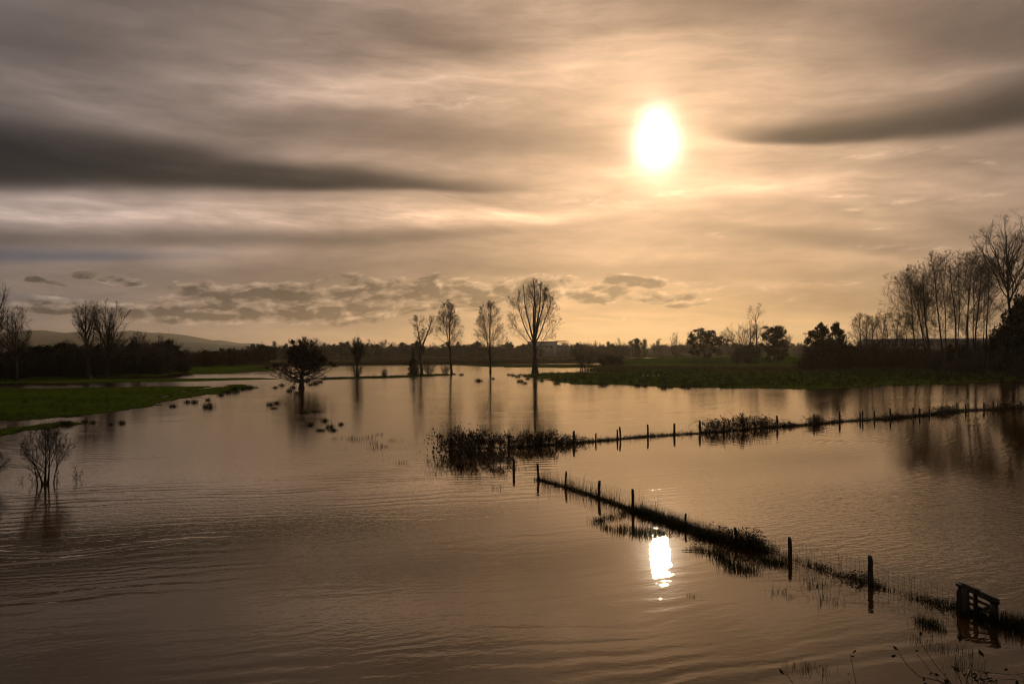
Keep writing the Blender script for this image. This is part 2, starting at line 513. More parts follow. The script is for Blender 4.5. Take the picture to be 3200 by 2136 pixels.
def water_material():
    m, p = new_mat('flood_water')
    x, y, z = sep(pos())
    # trains of low wind waves; the crests swing round towards the right
    wn = noise(xyz(x * 0.10, y * 0.14), 1.0, 3.0, 0.55) - 0.5
    wn2 = noise(xyz(x * 0.22 + 6.0, y * 0.5), 1.0, 3.0, 0.55) - 0.5
    xp = M('MAXIMUM', x, 0.0)
    ph = y - x * 0.20 - xp * xp * 0.014 + wn * 4.2 + wn2 * 0.75
    g1 = sstep(noise(xyz(x * 0.16 + 2.0, ph * 0.30), 1.0, 2.0, 0.5), 0.36, 0.66)
    g2 = sstep(noise(xyz(x * 0.35 - 8.0, ph * 0.55 + 4.0), 1.0, 2.0, 0.5), 0.38, 0.66)
    w1 = M('SINE', ph * 6.6) * g1
    w2 = M('SINE', (ph + wn2 * 0.5) * 12.5 + 1.3) * g2
    # small cross ripples, and isotropic cat's-paws
    xr = x * 0.92 + y * 0.38
    yr = y * 0.92 - x * 0.38 + wn2 * 0.6
    w3 = noise(xyz(xr * 1.9, yr * 4.6), 1.0, 2.0, 0.5) - 0.5
    w4 = noise(xyz(x * 3.2, y * 6.0), 1.0, 3.0, 0.55) - 0.5
    patch = noise(xyz(x * 0.030 + 3.0, y * 0.055), 1.0, 3.0, 0.55, 0.3)
    patch2 = noise(xyz(x * 0.020 - 5.0, y * 0.030 + 8.0), 1.0, 3.0, 0.55, 0.3)
    calm = sstep(patch, 0.38, 0.60)
    # the corner behind the fence on the right is ruffled, the lee of the hedge is still
    cx_, cy_ = gp(2900, 1600)[:2]
    ruff = exp(-(((x - cx_) / 9.0) * ((x - cx_) / 9.0) + ((y - cy_) / 11.0) * ((y - cy_) / 11.0)))
    cx2, cy2 = gp(2300, 1430)[:2]
    lee = exp(-(((x - cx2) / 14.0) * ((x - cx2) / 14.0) + ((y - cy2) / 9.0) * ((y - cy2) / 9.0)))
    still = 1.0 - lee * 0.75
    cx3, cy3 = gp(2040, 1690)[:2]
    pool = exp(-(((x - cx3) / 5.5) * ((x - cx3) / 5.5) + ((y - cy3) / 14.0) * ((y - cy3) / 14.0)))
    still = still * (1.0 - pool * 0.72)
    cx4, cy4 = gp(420, 1186)[:2]
    breeze = exp(-(((x - cx4) / 95.0) * ((x - cx4) / 95.0) + ((y - cy4) / 48.0) * ((y - cy4) / 48.0)))
    a1 = (calm * 0.75 + 0.25) * still * (1.0 - ruff * 0.6)
    h = (w1 * 0.0042 + w2 * 0.0011) * a1
    h = h + w3 * (0.0032 + ruff * 0.024) * still
    h = h + w4 * (sstep(patch2, 0.45, 0.65) * 0.0040 + ruff * 0.008 + 0.0022) * still
    b = NT.tree.nodes.new('ShaderNodeBump')
    b.inputs['Strength'].default_value = 1.0
    b.inputs['Distance'].default_value = 1.0
    NT.tree.links.new(h.s, b.inputs['Height'])
    mudn = noise(xyz(x * 0.05, y * 0.08), 1.0, 4.0, 0.6)
    c = mixc(sstep(mudn, 0.3, 0.7), (0.028, 0.013, 0.003), (0.042, 0.020, 0.005))
    # open water farther out carries a finer ripple than the relief holds
    ro = sstep(y, 30.0, 150.0) * 0.085 + 0.035
    ro = ro + sstep(patch2, 0.42, 0.62) * 0.025 - lee * 0.02 + breeze * 0.12
    t = NT.tree
    df = t.nodes.new('ShaderNodeBsdfDiffuse')
    gl = t.nodes.new('ShaderNodeBsdfGlossy')
    gl.distribution = 'BECKMANN'
    gl.inputs['Color'].default_value = (1.0, 0.93, 0.81, 1.0)
    fr = t.nodes.new('ShaderNodeFresnel')
    fr.inputs['IOR'].default_value = 1.52
    mx = t.nodes.new('ShaderNodeMixShader')
    t.links.new(c.s, df.inputs['Color'])
    t.links.new(ro.s, gl.inputs['Roughness'])
    for n_ in (gl, fr):
        t.links.new(b.outputs[0], n_.inputs['Normal'])
    t.links.new(fr.outputs[0], mx.inputs[0])
    t.links.new(df.outputs[0], mx.inputs[1])
    t.links.new(gl.outputs[0], mx.inputs[2])
    t.links.new(mx.outputs[0], t.nodes['Material Output'].inputs[0])
    t.nodes.remove(p)
    return m


MAT['ground'] = ground_material()
MAT['water'] = water_material()


# ------------------------------------------------------------------ mesh helpers
class MB:
    """collects vertex and face arrays, builds one mesh"""
    def __init__(self):
        self.v, self.q, self.t, self.n = [], [], [], 0

    def add(self, v, q=None, t=None):
        v = np.asarray(v, float).reshape(-1, 3)
        if q is not None and len(q):
            self.q.append(np.asarray(q, int).reshape(-1, 4) + self.n)
        if t is not None and len(t):
            self.t.append(np.asarray(t, int).reshape(-1, 3) + self.n)
        self.v.append(v)
        self.n += len(v)

    def tubes(self, pts, r0, r1, S=3, cap=False):
        """pts (N,K,3): tapered tubes"""
        N, K, _ = pts.shape
        if N == 0:
            return
        r0 = np.broadcast_to(np.asarray(r0, float), (N,))
        r1 = np.broadcast_to(np.asarray(r1, float), (N,))
        d = pts[:, -1] - pts[:, 0]
        d /= np.linalg.norm(d, axis=1, keepdims=True) + 1e-9
        ref = np.where(np.abs(d[:, 2:3]) > 0.9, np.array([[1.0, 0, 0]]), np.array([[0, 0, 1.0]]))
        a = np.cross(d, ref); a /= np.linalg.norm(a, axis=1, keepdims=True) + 1e-9
        b = np.cross(d, a)
        tt = np.linspace(0, 1, K)
        r = r0[:, None] * (1 - tt) + r1[:, None] * tt
        th = np.arange(S) * 2 * math.pi / S
        off = (a[:, None, :] * np.cos(th)[None, :, None] + b[:, None, :] * np.sin(th)[None, :, None])
        v = pts[:, :, None, :] + off[:, None, :, :] * r[:, :, None, None]
        base = (np.arange(N) * K * S)[:, None, None]
        k = (np.arange(K - 1) * S)[None, :, None]
        s = np.arange(S)[None, None, :]
        s2 = (s + 1) % S
        q = np.stack([base + k + s, base + k + s2, base + k + S + s2, base + k + S + s], -1)
        self.add(v, q.reshape(-1, 4))
        if cap:
            for i in range(N):
                top = i * K * S + (K - 1) * S
                c = self.n
                self.v.append(pts[i, -1][None]); self.n += 1
                st = self.n - 1 - N * K * S - i
                self.t.append(np.array([[st + top + j, st + top + (j + 1) % S, c] for j in range(S)]))

    def spikes(self, p, d, L, r):
        """three-sided needles"""
        N = len(p)
        if N == 0:
            return
        d = d / (np.linalg.norm(d, axis=1, keepdims=True) + 1e-9)
        ref = np.where(np.abs(d[:, 2:3]) > 0.9, np.array([[1.0, 0, 0]]), np.array([[0, 0, 1.0]]))
        a = np.cross(d, ref); a /= np.linalg.norm(a, axis=1, keepdims=True) + 1e-9
        b = np.cross(d, a)
        r = np.broadcast_to(np.asarray(r, float), (N,))[:, None]
        L = np.broadcast_to(np.asarray(L, float), (N,))[:, None]
        v = np.stack([p + a * r, p - 0.5 * a * r + 0.87 * b * r, p - 0.5 * a * r - 0.87 * b * r, p + d * L], 1)
        i = (np.arange(N) * 4)[:, None]
        t = np.concatenate([i + np.array([[0, 1, 3]]), i + np.array([[1, 2, 3]]), i + np.array([[2, 0, 3]])])
        self.add(v, None, t)

    def leaves(self, rng, c, size, flat=0.0):
        """folded diamond leaves of random tilt round centres c"""
        N = len(c)
        if N == 0:
            return
        d = rng.normal(0, 1, (N, 3)); d[:, 2] *= (1 - flat)
        d /= np.linalg.norm(d, axis=1, keepdims=True)
        e = rng.normal(0, 1, (N, 3))
        e -= d * np.sum(e * d, 1, keepdims=True); e /= np.linalg.norm(e, axis=1, keepdims=True)
        n = np.cross(d, e)
        s = (np.broadcast_to(np.asarray(size, float), (N,)) * rng.uniform(0.6, 1.35, N))[:, None]
        v = np.stack([c - d * s, c + e * s * 0.62 + n * s * 0.15, c + d * s, c - e * s * 0.62 + n * s * 0.15], 1)
        i = (np.arange(N) * 4)[:, None]
        self.add(v, None, np.concatenate([i + np.array([[0, 1, 2]]), i + np.array([[0, 2, 3]])]))

    def blades(self, rng, p, h, w, lean=0.35, bend=0.5):
        """bent grass blades, five vertices each"""
        N = len(p)
        if N == 0:
            return
        az = rng.uniform(0, 2 * math.pi, N)
        ln = np.abs(rng.normal(0, lean, N))
        out = np.stack([np.cos(az), np.sin(az), np.zeros(N)], 1)
        sd = np.stack([-np.sin(az), np.cos(az), np.zeros(N)], 1)
        fl = rng.uniform(0, math.pi, N)[:, None]
        sd = sd * np.cos(fl) + out * np.sin(fl)
        h = np.broadcast_to(np.asarray(h, float), (N,))[:, None]
        w = np.broadcast_to(np.asarray(w, float), (N,))[:, None]
        up = np.array([[0, 0, 1.0]])
        ln = ln[:, None]
        mid = p + up * h * 0.55 + out * h * ln * 0.45
        tip = p + up * h * (1 - 0.35 * np.minimum(ln, 1.2)) + out * h * ln * (1 + bend)
        v = np.stack([p - sd * w, p + sd * w, mid + sd * w * 0.7, mid - sd * w * 0.7, tip], 1)
        i = (np.arange(N) * 5)[:, None]
        self.add(v, i + np.array([[0, 1, 2, 3]]), i + np.array([[3, 2, 4]]))

    def box(self, lo, hi):
        x0, y0, z0 = lo; x1, y1, z1 = hi
        v = [(x0, y0, z0), (x1, y0, z0), (x1, y1, z0), (x0, y1, z0), (x0, y0, z1), (x1, y0, z1), (x1, y1, z1), (x0, y1, z1)]
        q = [(0, 3, 2, 1), (4, 5, 6, 7), (0, 1, 5, 4), (1, 2, 6, 5), (2, 3, 7, 6), (3, 0, 4, 7)]
        self.add(v, q)

    def beam(self, a, b, w, h, up=(0, 0, 1), rng=None, jit=0.0):
        """rectangular timber from a to b, a little uneven"""
        a = np.asarray(a, float); b = np.asarray(b, float)
        d = b - a; L = np.linalg.norm(d); d /= L
        u = np.asarray(up, float)
        s = np.cross(d, u); s /= np.linalg.norm(s)
        u = np.cross(s, d)
        K = 5
        vs = []
        for i in range(K):
            c = a + d * L * i / (K - 1)
            jw = 1 + (rng.uniform(-jit, jit) if rng is not None else 0)
            jh = 1 + (rng.uniform(-jit, jit) if rng is not None else 0)
            e = 0.9 if i in (0, K - 1) else 1.0
            for sx, sy in ((-1, -1), (1, -1), (1, 1), (-1, 1)):
                vs.append(c + s * sx * w * 0.5 * jw * e + u * sy * h * 0.5 * jh * e)
        q = []
        for i in range(K - 1):
            for j in range(4):
                q.append((i * 4 + j, i * 4 + (j + 1) % 4, i * 4 + 4 + (j + 1) % 4, i * 4 + 4 + j))
        q.append((3, 2, 1, 0)); n = (K - 1) * 4
        q.append((n, n + 1, n + 2, n + 3))
        self.add(vs, q)

    def mesh(self, name, mat, smooth=False):
        v = np.concatenate(self.v) if self.v else np.zeros((0, 3))
        q = np.concatenate(self.q) if self.q else np.zeros((0, 4), int)
        t = np.concatenate(self.t) if self.t else np.zeros((0, 3), int)
        me = bpy.data.meshes.new(name)
        me.vertices.add(len(v))
        me.vertices.foreach_set('co', v.astype(np.float32).ravel())
        me.loops.add(len(q) * 4 + len(t) * 3)
        me.loops.foreach_set('vertex_index', np.concatenate([q.ravel(), t.ravel()]).astype(np.int32))
        me.polygons.add(len(q) + len(t))
        st = np.concatenate([np.arange(len(q)) * 4, len(q) * 4 + np.arange(len(t)) * 3]).astype(np.int32)
        me.polygons.foreach_set('loop_start', st)
        me.update(calc_edges=True)
        me.validate()
        if smooth:
            me.polygons.foreach_set('use_smooth', np.ones(len(me.polygons), bool))
        me.materials.append(MAT[mat])
        return me


def link(name, mesh, parent=None, loc=(0, 0, 0), rotz=0.0, scale=1.0):
    o = bpy.data.objects.new(name, mesh)
    COL.objects.link(o)
    if parent is not None:
        o.parent = parent
    o.location = loc
    o.rotation_euler = (0, 0, rotz)
    o.scale = (scale,) * 3 if np.isscalar(scale) else scale
    return o


def tag(o, label=None, cat=None, group=None, kind=None):
    if label: o['label'] = label
    if cat: o['category'] = cat
    if group: o['group'] = group
    if kind: o['kind'] = kind
    return o


def thing(name, parts, label, cat, loc, rotz=0.0, scale=1.0, group=None):
    """an Empty at the base that parents one mesh per part: parts = [(part name, mesh), ...]"""
    e = link(name, None, None, loc, rotz, scale)
    e.empty_display_size = 0.2
    tag(e, label, cat, group)
    for pn, me in parts:
        o = link(pn, me, e)
        if pn in ('crown', 'foliage', 'twigs', 'canes', 'ivy'):
            o['kind'] = 'stuff'      # too many and too fine to pick apart
    return e


# ------------------------------------------------------------------ terrain
def G2(lst):
    return np.array([gp(*p)[:2] for p in lst])


def poly_sd(P, poly):
    """signed distance, positive inside"""
    x, y = P[:, 0], P[:, 1]
    best = np.full(len(P), 1e18)
    ins = np.zeros(len(P), bool)
    n = len(poly)
    for i in range(n):
        a = poly[i]; b = poly[(i + 1) % n]
        e = b - a
        w = P - a
        t = np.clip((w @ e) / (e @ e + 1e-12), 0, 1)
        d = w - t[:, None] * e
        best = np.minimum(best, np.einsum('ij,ij->i', d, d))
        c = ((a[1] > y) != (b[1] > y))
        with np.errstate(divide='ignore', invalid='ignore'):
            xi = (b[0] - a[0]) * (y - a[1]) / (b[1] - a[1] + 1e-12) + a[0]
        ins ^= c & (x < xi)
    return np.where(ins, 1, -1) * np.sqrt(best)


def line_d(P, line):
    best = np.full(len(P), 1e18)
    for a, b in zip(line[:-1], line[1:]):
        e = b - a
        w = P - a
        t = np.clip((w @ e) / (e @ e + 1e-12), 0, 1)
        d = w - t[:, None] * e
        best = np.minimum(best, np.einsum('ij,ij->i', d, d))
    return np.sqrt(best)


_pr = np.random.default_rng(11)
_PERM = _pr.permutation(512)
_VAL = _pr.uniform(-1, 1, 512)


def vnoise(x, y):
    xi = np.floor(x).astype(int); yi = np.floor(y).astype(int)
    fx = x - xi; fy = y - yi
    fx = fx * fx * (3 - 2 * fx); fy = fy * fy * (3 - 2 * fy)
    def hsh(a, b): return _VAL[_PERM[(_PERM[a & 511] + b) & 511]]
    return ((hsh(xi, yi) * (1 - fx) + hsh(xi + 1, yi) * fx) * (1 - fy)
            + (hsh(xi, yi + 1) * (1 - fx) + hsh(xi + 1, yi + 1) * fx) * fy)


def fbm(x, y, o=4):
    s = 0; a = 1.0
    for i in range(o):
        s = s + a * vnoise(x * 2 ** i + 13.1 * i, y * 2 ** i + 7.7 * i)
        a *= 0.5
    return s


LEFT_MEADOW = G2([(-700, 1335), (0, 1311), (150, 1306), (280, 1297), (400, 1284), (530, 1259), (640, 1234), (700, 1224),
                  (790, 1213), (800, 1207), (740, 1202), (640, 1214), (500, 1241), (560, 1227), (660, 1209), (720, 1204),
                  (600, 1208), (300, 1211), (0, 1214), (-700, 1228)])
LOW_STRIP = G2([(-700, 1395), (0, 1366), (100, 1345), (200, 1330), (268, 1321), (200, 1319), (100, 1330), (0, 1339), (-700, 1360)])
BACK_STRIP = G2([(-600, 1212), (0, 1199), (300, 1196), (600, 1191), (800, 1186), (900, 1184), (820, 1180), (600, 1182), (380, 1183), (0, 1190), (-600, 1204)])
MID_STRIP = G2([(560, 1168), (700, 1168), (860, 1157), (860, 1150), (700, 1156)])
WOOD_FLOOR = G2([(-900, 1236), (-300, 1203), (0, 1191), (200, 1189), (330, 1182), (470, 1176), (560, 1166), (800, 1150), (850, 1144), (780, 1141), (840, 1131), (820, 1120)])
WOOD_FLOOR = np.concatenate([WOOD_FLOOR, np.array([[-2500.0, 3000.0], [-2600.0, 300.0]])])
FAR_BANK = G2([(780, 1144), (1000, 1141), (1250, 1139), (1500, 1138), (1760, 1134), (1960, 1130), (1970, 1127), (1760, 1128), (1500, 1131), (1000, 1134), (800, 1137)])
FAR_LAND = np.concatenate([G2([(600, 1126), (900, 1124), (1250, 1121.5), (1500, 1119.5), (1800, 1117.5), (1900, 1116), (2060, 1117), (2090, 1130), (2300, 1136), (2600, 1136), (3300, 1136)]),
                           np.array([[2600.0, 600.0], [6500.0, 2500.0], [3000.0, 6500.0], [-3000.0, 6500.0], [-3500.0, 1500.0], [-1200.0, 900.0]])])
OAK_BANK = G2([(1000, 1187), (1130, 1183), (1250, 1180), (1420, 1172), (1400, 1169), (1250, 1174), (1100, 1177), (1000, 1180)])
RIGHT_MEADOW = G2([(1615, 1176), (1690, 1190), (1760, 1196), (2010, 1205), (2200, 1212), (2450, 1216), (2600, 1216), (2750, 1206),
                   (2900, 1198), (3060, 1195), (3300, 1192), (4200, 1190), (4200, 1140), (3200, 1150), (2600, 1151), (2100, 1155), (1990, 1160),
                   (1860, 1162), (1760, 1164), (1660, 1168)])
RIGHT_BANK = G2([(1815, 1158), (1900, 1159), (2000, 1163), (2500, 1168), (3000, 1176), (3300, 1178), (4300, 1180), (4300, 1125), (3000, 1130), (2300, 1135), (2030, 1138), (1960, 1144), (1850, 1150)])
TREE_SHALLOW = G2([(1420, 1138), (1760, 1137), (1960, 1140), (1960, 1146), (1760, 1149), (1500, 1146)])
F2_LINE = G2([(1680, 1497), (1766, 1521), (1871, 1556), (1978, 1594), (2130, 1643), (2260, 1692), (2400, 1722)])
F2_LINE_B = G2([(2400, 1722), (2468, 1746), (2720, 1826), (2998, 1905), (3115, 1948), (3300, 1985), (3600, 2060)])
F1_LINE = G2([(1385, 1408), (1500, 1400), (1600, 1398), (1793, 1385), (1861, 1378), (1935, 1371), (2024, 1363), (2107, 1358), (2188, 1353),
              (2263, 1347), (2320, 1342), (2430, 1333), (2544, 1326), (2624, 1317), (2690, 1313), (2783, 1307), (2860, 1300), (3018, 1282), (3100, 1279), (3300, 1268), (3600, 1255)])
LEVEE = np.array([dp(1975, 1122, 318)[:2], dp(2300, 1122, 318)[:2], dp(3000, 1122, 316)[:2], dp(4200, 1122, 300)[:2]])


def height(P):
    P = np.atleast_2d(np.asarray(P, float))[:, :2]
    x, y = P[:, 0], P[:, 1]
    n = fbm(x * 0.09, y * 0.09)
    nf = fbm(x * 0.45 + 5, y * 0.45 + 2, 3)
    h = np.full(len(P), -0.55)

    def lay(poly, top, w, rag=0.5, rough=0.05):
        nonlocal h
        sd = poly_sd(P, poly) + n * w * rag
        z = np.where(sd > -2 * w, top * np.tanh(sd / w) + nf * rough * np.clip(1 - sd / (4 * w), 0.2, 1), -0.55)
        h = np.maximum(h, z)
    lay(LEFT_MEADOW, 0.24, 4.0, 0.45, 0.11)
    lay(LOW_STRIP, 0.10, 1.2, 0.4, 0.08)
    lay(BACK_STRIP, 0.14, 2.0, 0.3)
    lay(MID_STRIP, 0.15, 3.0)
    lay(WOOD_FLOOR, 0.8, 6.0, 0.3)
    lay(FAR_BANK, 0.9, 5.0, 0.3)
    lay(FAR_LAND, 0.9, 18.0, 0.3)
    lay(OAK_BANK, 0.08, 1.6, 0.6, 0.10)
    lay(RIGHT_MEADOW, 0.24, 5.0, 0.5, 0.12)
    lay(RIGHT_BANK, 0.9, 6.0, 0.4)
    lay(TREE_SHALLOW, 0.05, 6.0, 0.9)
    # levee
    d = line_d(P, LEVEE)
    lv = 3.05 * np.clip(1 - (d - 2.5) / 20.0, 0, 1)
    lv = np.where(x > LEVEE[0, 0], lv, lv * np.clip(1 - (LEVEE[0, 0] - x) / 15.0, 0, 1)) + nf * 0.08
    h = np.where(lv > 0.25, np.maximum(h, lv), h)
    # land beyond rises very slightly
    r = np.hypot(x, y)
    far = np.clip((r - 700) / 2500.0, 0, 1)
    h = np.where(h > 0.3, h + far * 5.0, h)
    # embankment the camera stands on
    em = np.where(y < 12.2, 5.4 - 0.45 * np.clip(y, -6, None) + n * 0.25, -9)
    h = np.maximum(h, np.where(y < 0.5, 5.35, em))
    return h


def hz(p):
    return float(height(np.array([[p[0], p[1]]]))[0])


def polar_sheet(name, mat, azs, rs, fn):
    AA, RR = np.meshgrid(azs, rs)
    x = np.sin(AA) * RR; y = np.cos(AA) * RR
    P = np.stack([x.ravel(), y.ravel()], 1)
    z = fn(P)
    v = np.column_stack([P, z])
    nr, na = AA.shape
    i = np.arange(nr - 1)[:, None] * na
    j = np.arange(na)[None, :]
    j2 = (j + 1) % na
    q = np.stack([i + j, i + j2, i + na + j2, i + na + j], -1).reshape(-1, 4)
    mb = MB(); mb.add(v, q)
    c = mb.n
    mb.v.append(np.array([[0, 0, fn(np.array([[0.0, 0.0]]))[0]]])); mb.n += 1
    mb.t.append(np.column_stack([np.arange(na), np.roll(np.arange(na), -1), np.full(na, c)])[:, [0, 2, 1]])
    me = mb.mesh(name, mat, smooth=True)
    return link(name, me)


az = np.concatenate([np.radians(np.linspace(-42, 42, 460)), np.radians(np.linspace(45, 315, 60))])
rs = np.concatenate([np.linspace(2, 20, 16), np.geomspace(20.6, 420, 300), np.geomspace(428, 7000, 60)])
g = polar_sheet('ground', 'ground', az, rs, height)
tag(g, 'low green meadows and mud banks standing just above the flood', kind='structure')
az2 = np.radians(np.arange(0, 360, 3.0))
w = polar_sheet('water', 'water', az2, np.geomspace(6, 6900, 24), lambda P: np.zeros(len(P)))
tag(w, 'brown flood water spread over the fields, mirroring the sky', kind='structure')


# ------------------------------------------------------------------ earth banks under the fences
def earth_bank(line, half, top, seed, label):
    rng = np.random.default_rng(seed)
    seg = np.linalg.norm(np.diff(line, axis=0), axis=1); cu = np.concatenate([[0], np.cumsum(seg)])
    n = int(cu[-1] / 0.22)
    sarr = np.linspace(0, cu[-1], n)
    P = np.column_stack([np.interp(sarr, cu, line[:, 0]), np.interp(sarr, cu, line[:, 1])])
    T = np.gradient(P, axis=0); T /= np.linalg.norm(T, axis=1, keepdims=True) + 1e-9
    Nn = np.column_stack([-T[:, 1], T[:, 0]])
    P = P + Nn * (fbm(sarr * 0.5, sarr * 0 + seed, 3) * half * 0.35)[:, None]
    wv = half * (1 + 0.5 * fbm(sarr * 0.7 + 40, sarr * 0 + seed, 3))
    tv = top * (1 + 1.1 * fbm(sarr * 0.4 + 9, sarr * 0 + 3 * seed, 3))
    end = np.clip(np.minimum(sarr, cu[-1] - sarr) / 0.6, 0.05, 1)
    S = np.linspace(-1, 1, 9)
    v = []
    for u in S:
        z = tv * end * (1 - u * u) - 0.10 * u * u + rng.normal(0, 0.012, n)
        v.append(np.column_stack([P + Nn * (wv * u)[:, None] + rng.normal(0, 0.02, (n, 2)), z]))
    m = len(S)
    i = np.arange(m - 1)[:, None] * n; j = np.arange(n - 1)[None]
    mb = MB(); mb.add(np.concatenate(v), np.stack([i + j, i + j + 1, i + n + j + 1, i + n + j], -1).reshape(-1, 4))
    tag(link('earth_bank', mb.mesh('earth_bank', 'mud', True)), label, kind='structure')


earth_bank(F2_LINE, 0.22, 0.06, 1, 'narrow earth bank under the near wire fence')
earth_bank(F1_LINE, 0.42, 0.07, 2, 'narrow earth bank under the long post fence')


# ------------------------------------------------------------------ hills
def hill(name, ridge, depth, thick, seed, label):
    rng = np.random.default_rng(seed)
    px = np.array([p[0] for p in ridge], float); py = np.array([p[1] for p in ridge], float)
    xs = np.linspace(px[0], px[-1], 240)
    ys = np.interp(xs, px, py)
    ys = ys + fbm(xs * 0.03, xs * 0 + seed, 4) * 1.6
    top = np.array([dp(a, b, depth) for a, b in zip(xs, ys)])
    top[:, 2] = np.maximum(top[:, 2], 3.0)
    K = 14
    rows = []
    for k in range(K + 1):
        f = k / K
        s = math.sin(f * math.pi) ** 0.8
        row = top.copy()
        row[:, 1] += (f - 0.5) * 2 * thick
        row[:, 2] = top[:, 2] * s * (1 + 0.10 * fbm(row[:, 0] * 0.004, row[:, 1] * 0.004 + k, 4) * (1 - s)) - 2
        rows.append(row)
    rows[K // 2][:, 2] = top[:, 2]
    v = np.concatenate(rows)
    n = len(xs)
    i = np.arange(K)[:, None] * n; j = np.arange(n - 1)[None]
    q = np.stack([i + j, i + j + 1, i + n + j + 1, i + n + j], -1).reshape(-1, 4)
    mb = MB(); mb.add(v, q)
    o = link(name, mb.mesh(name, 'hill', True))
    tag(o, label, kind='structure')


hill('hills', [(-900, 1055), (-500, 1042), (-200, 1048), (0, 1042), (92, 1033), (134, 1031), (210, 1039), (279, 1034), (350, 1040), (413, 1033), (470, 1038), (528, 1040),
               (600, 1052), (650, 1063), (690, 1064), (740, 1073), (784, 1072), (840, 1082), (900, 1090), (1000, 1096)], 5200, 620, 3,
     'long grey wooded ridge fading away behind the dark wood')
hill('foothills', [(450, 1090), (520, 1077), (560, 1069), (620, 1070), (700, 1075), (780, 1079), (850, 1086), (930, 1094), (980, 1099)], 2600, 260, 8,
     'nearer low wooded hill in front of the grey ridge')


# ------------------------------------------------------------------ trees
UP = np.array([0, 0, 1.0])


def norm(v):
    return v / (np.linalg.norm(v, axis=-1, keepdims=True) + 1e-9)


def grow(rng, p, d, L, K, trop, wob):
    pts = [p]; d = d.copy(); step = (L / K)[:, None]
    for k in range(K):
        d = norm(d + UP * trop + rng.normal(0, wob, d.shape))
        p = p + d * step
        pts.append(p)
    return np.stack(pts, 1)


def side_dirs(rng, d, a):
    """turn each direction d by angle a in a random plane"""
    r = rng.normal(0, 1, d.shape)
    r = norm(r - d * np.sum(r * d, 1, keepdims=True))
    a = a[:, None]
    return d * np.cos(a) + r * np.sin(a)


def clip_env(pts, inside):
    N, K, _ = pts.shape
    ins = inside(pts.reshape(-1, 3)).reshape(N, K)
    ins[:, 0] = True
    first = np.where(ins.all(1), K - 1, np.argmin(ins, 1))
    f = np.maximum(first, 1) / (K - 1)
    return pts[:, :1] + (pts - pts[:, :1]) * f[:, None, None], f


def along(pts, idx, t):
    K = pts.shape[1] - 1
    x = np.clip(t * K, 0, K - 1e-6); i = x.astype(int); f = (x - i)[:, None]
    a = pts[idx, i]; b = pts[idx, i + 1]
    return a * (1 - f) + b * f, norm(b - a)


def profile(knots):
    hs = np.array([k[0] for k in knots]); rs_ = np.array([k[1] for k in knots])
    return lambda h: np.interp(h, hs, rs_, left=0, right=0)


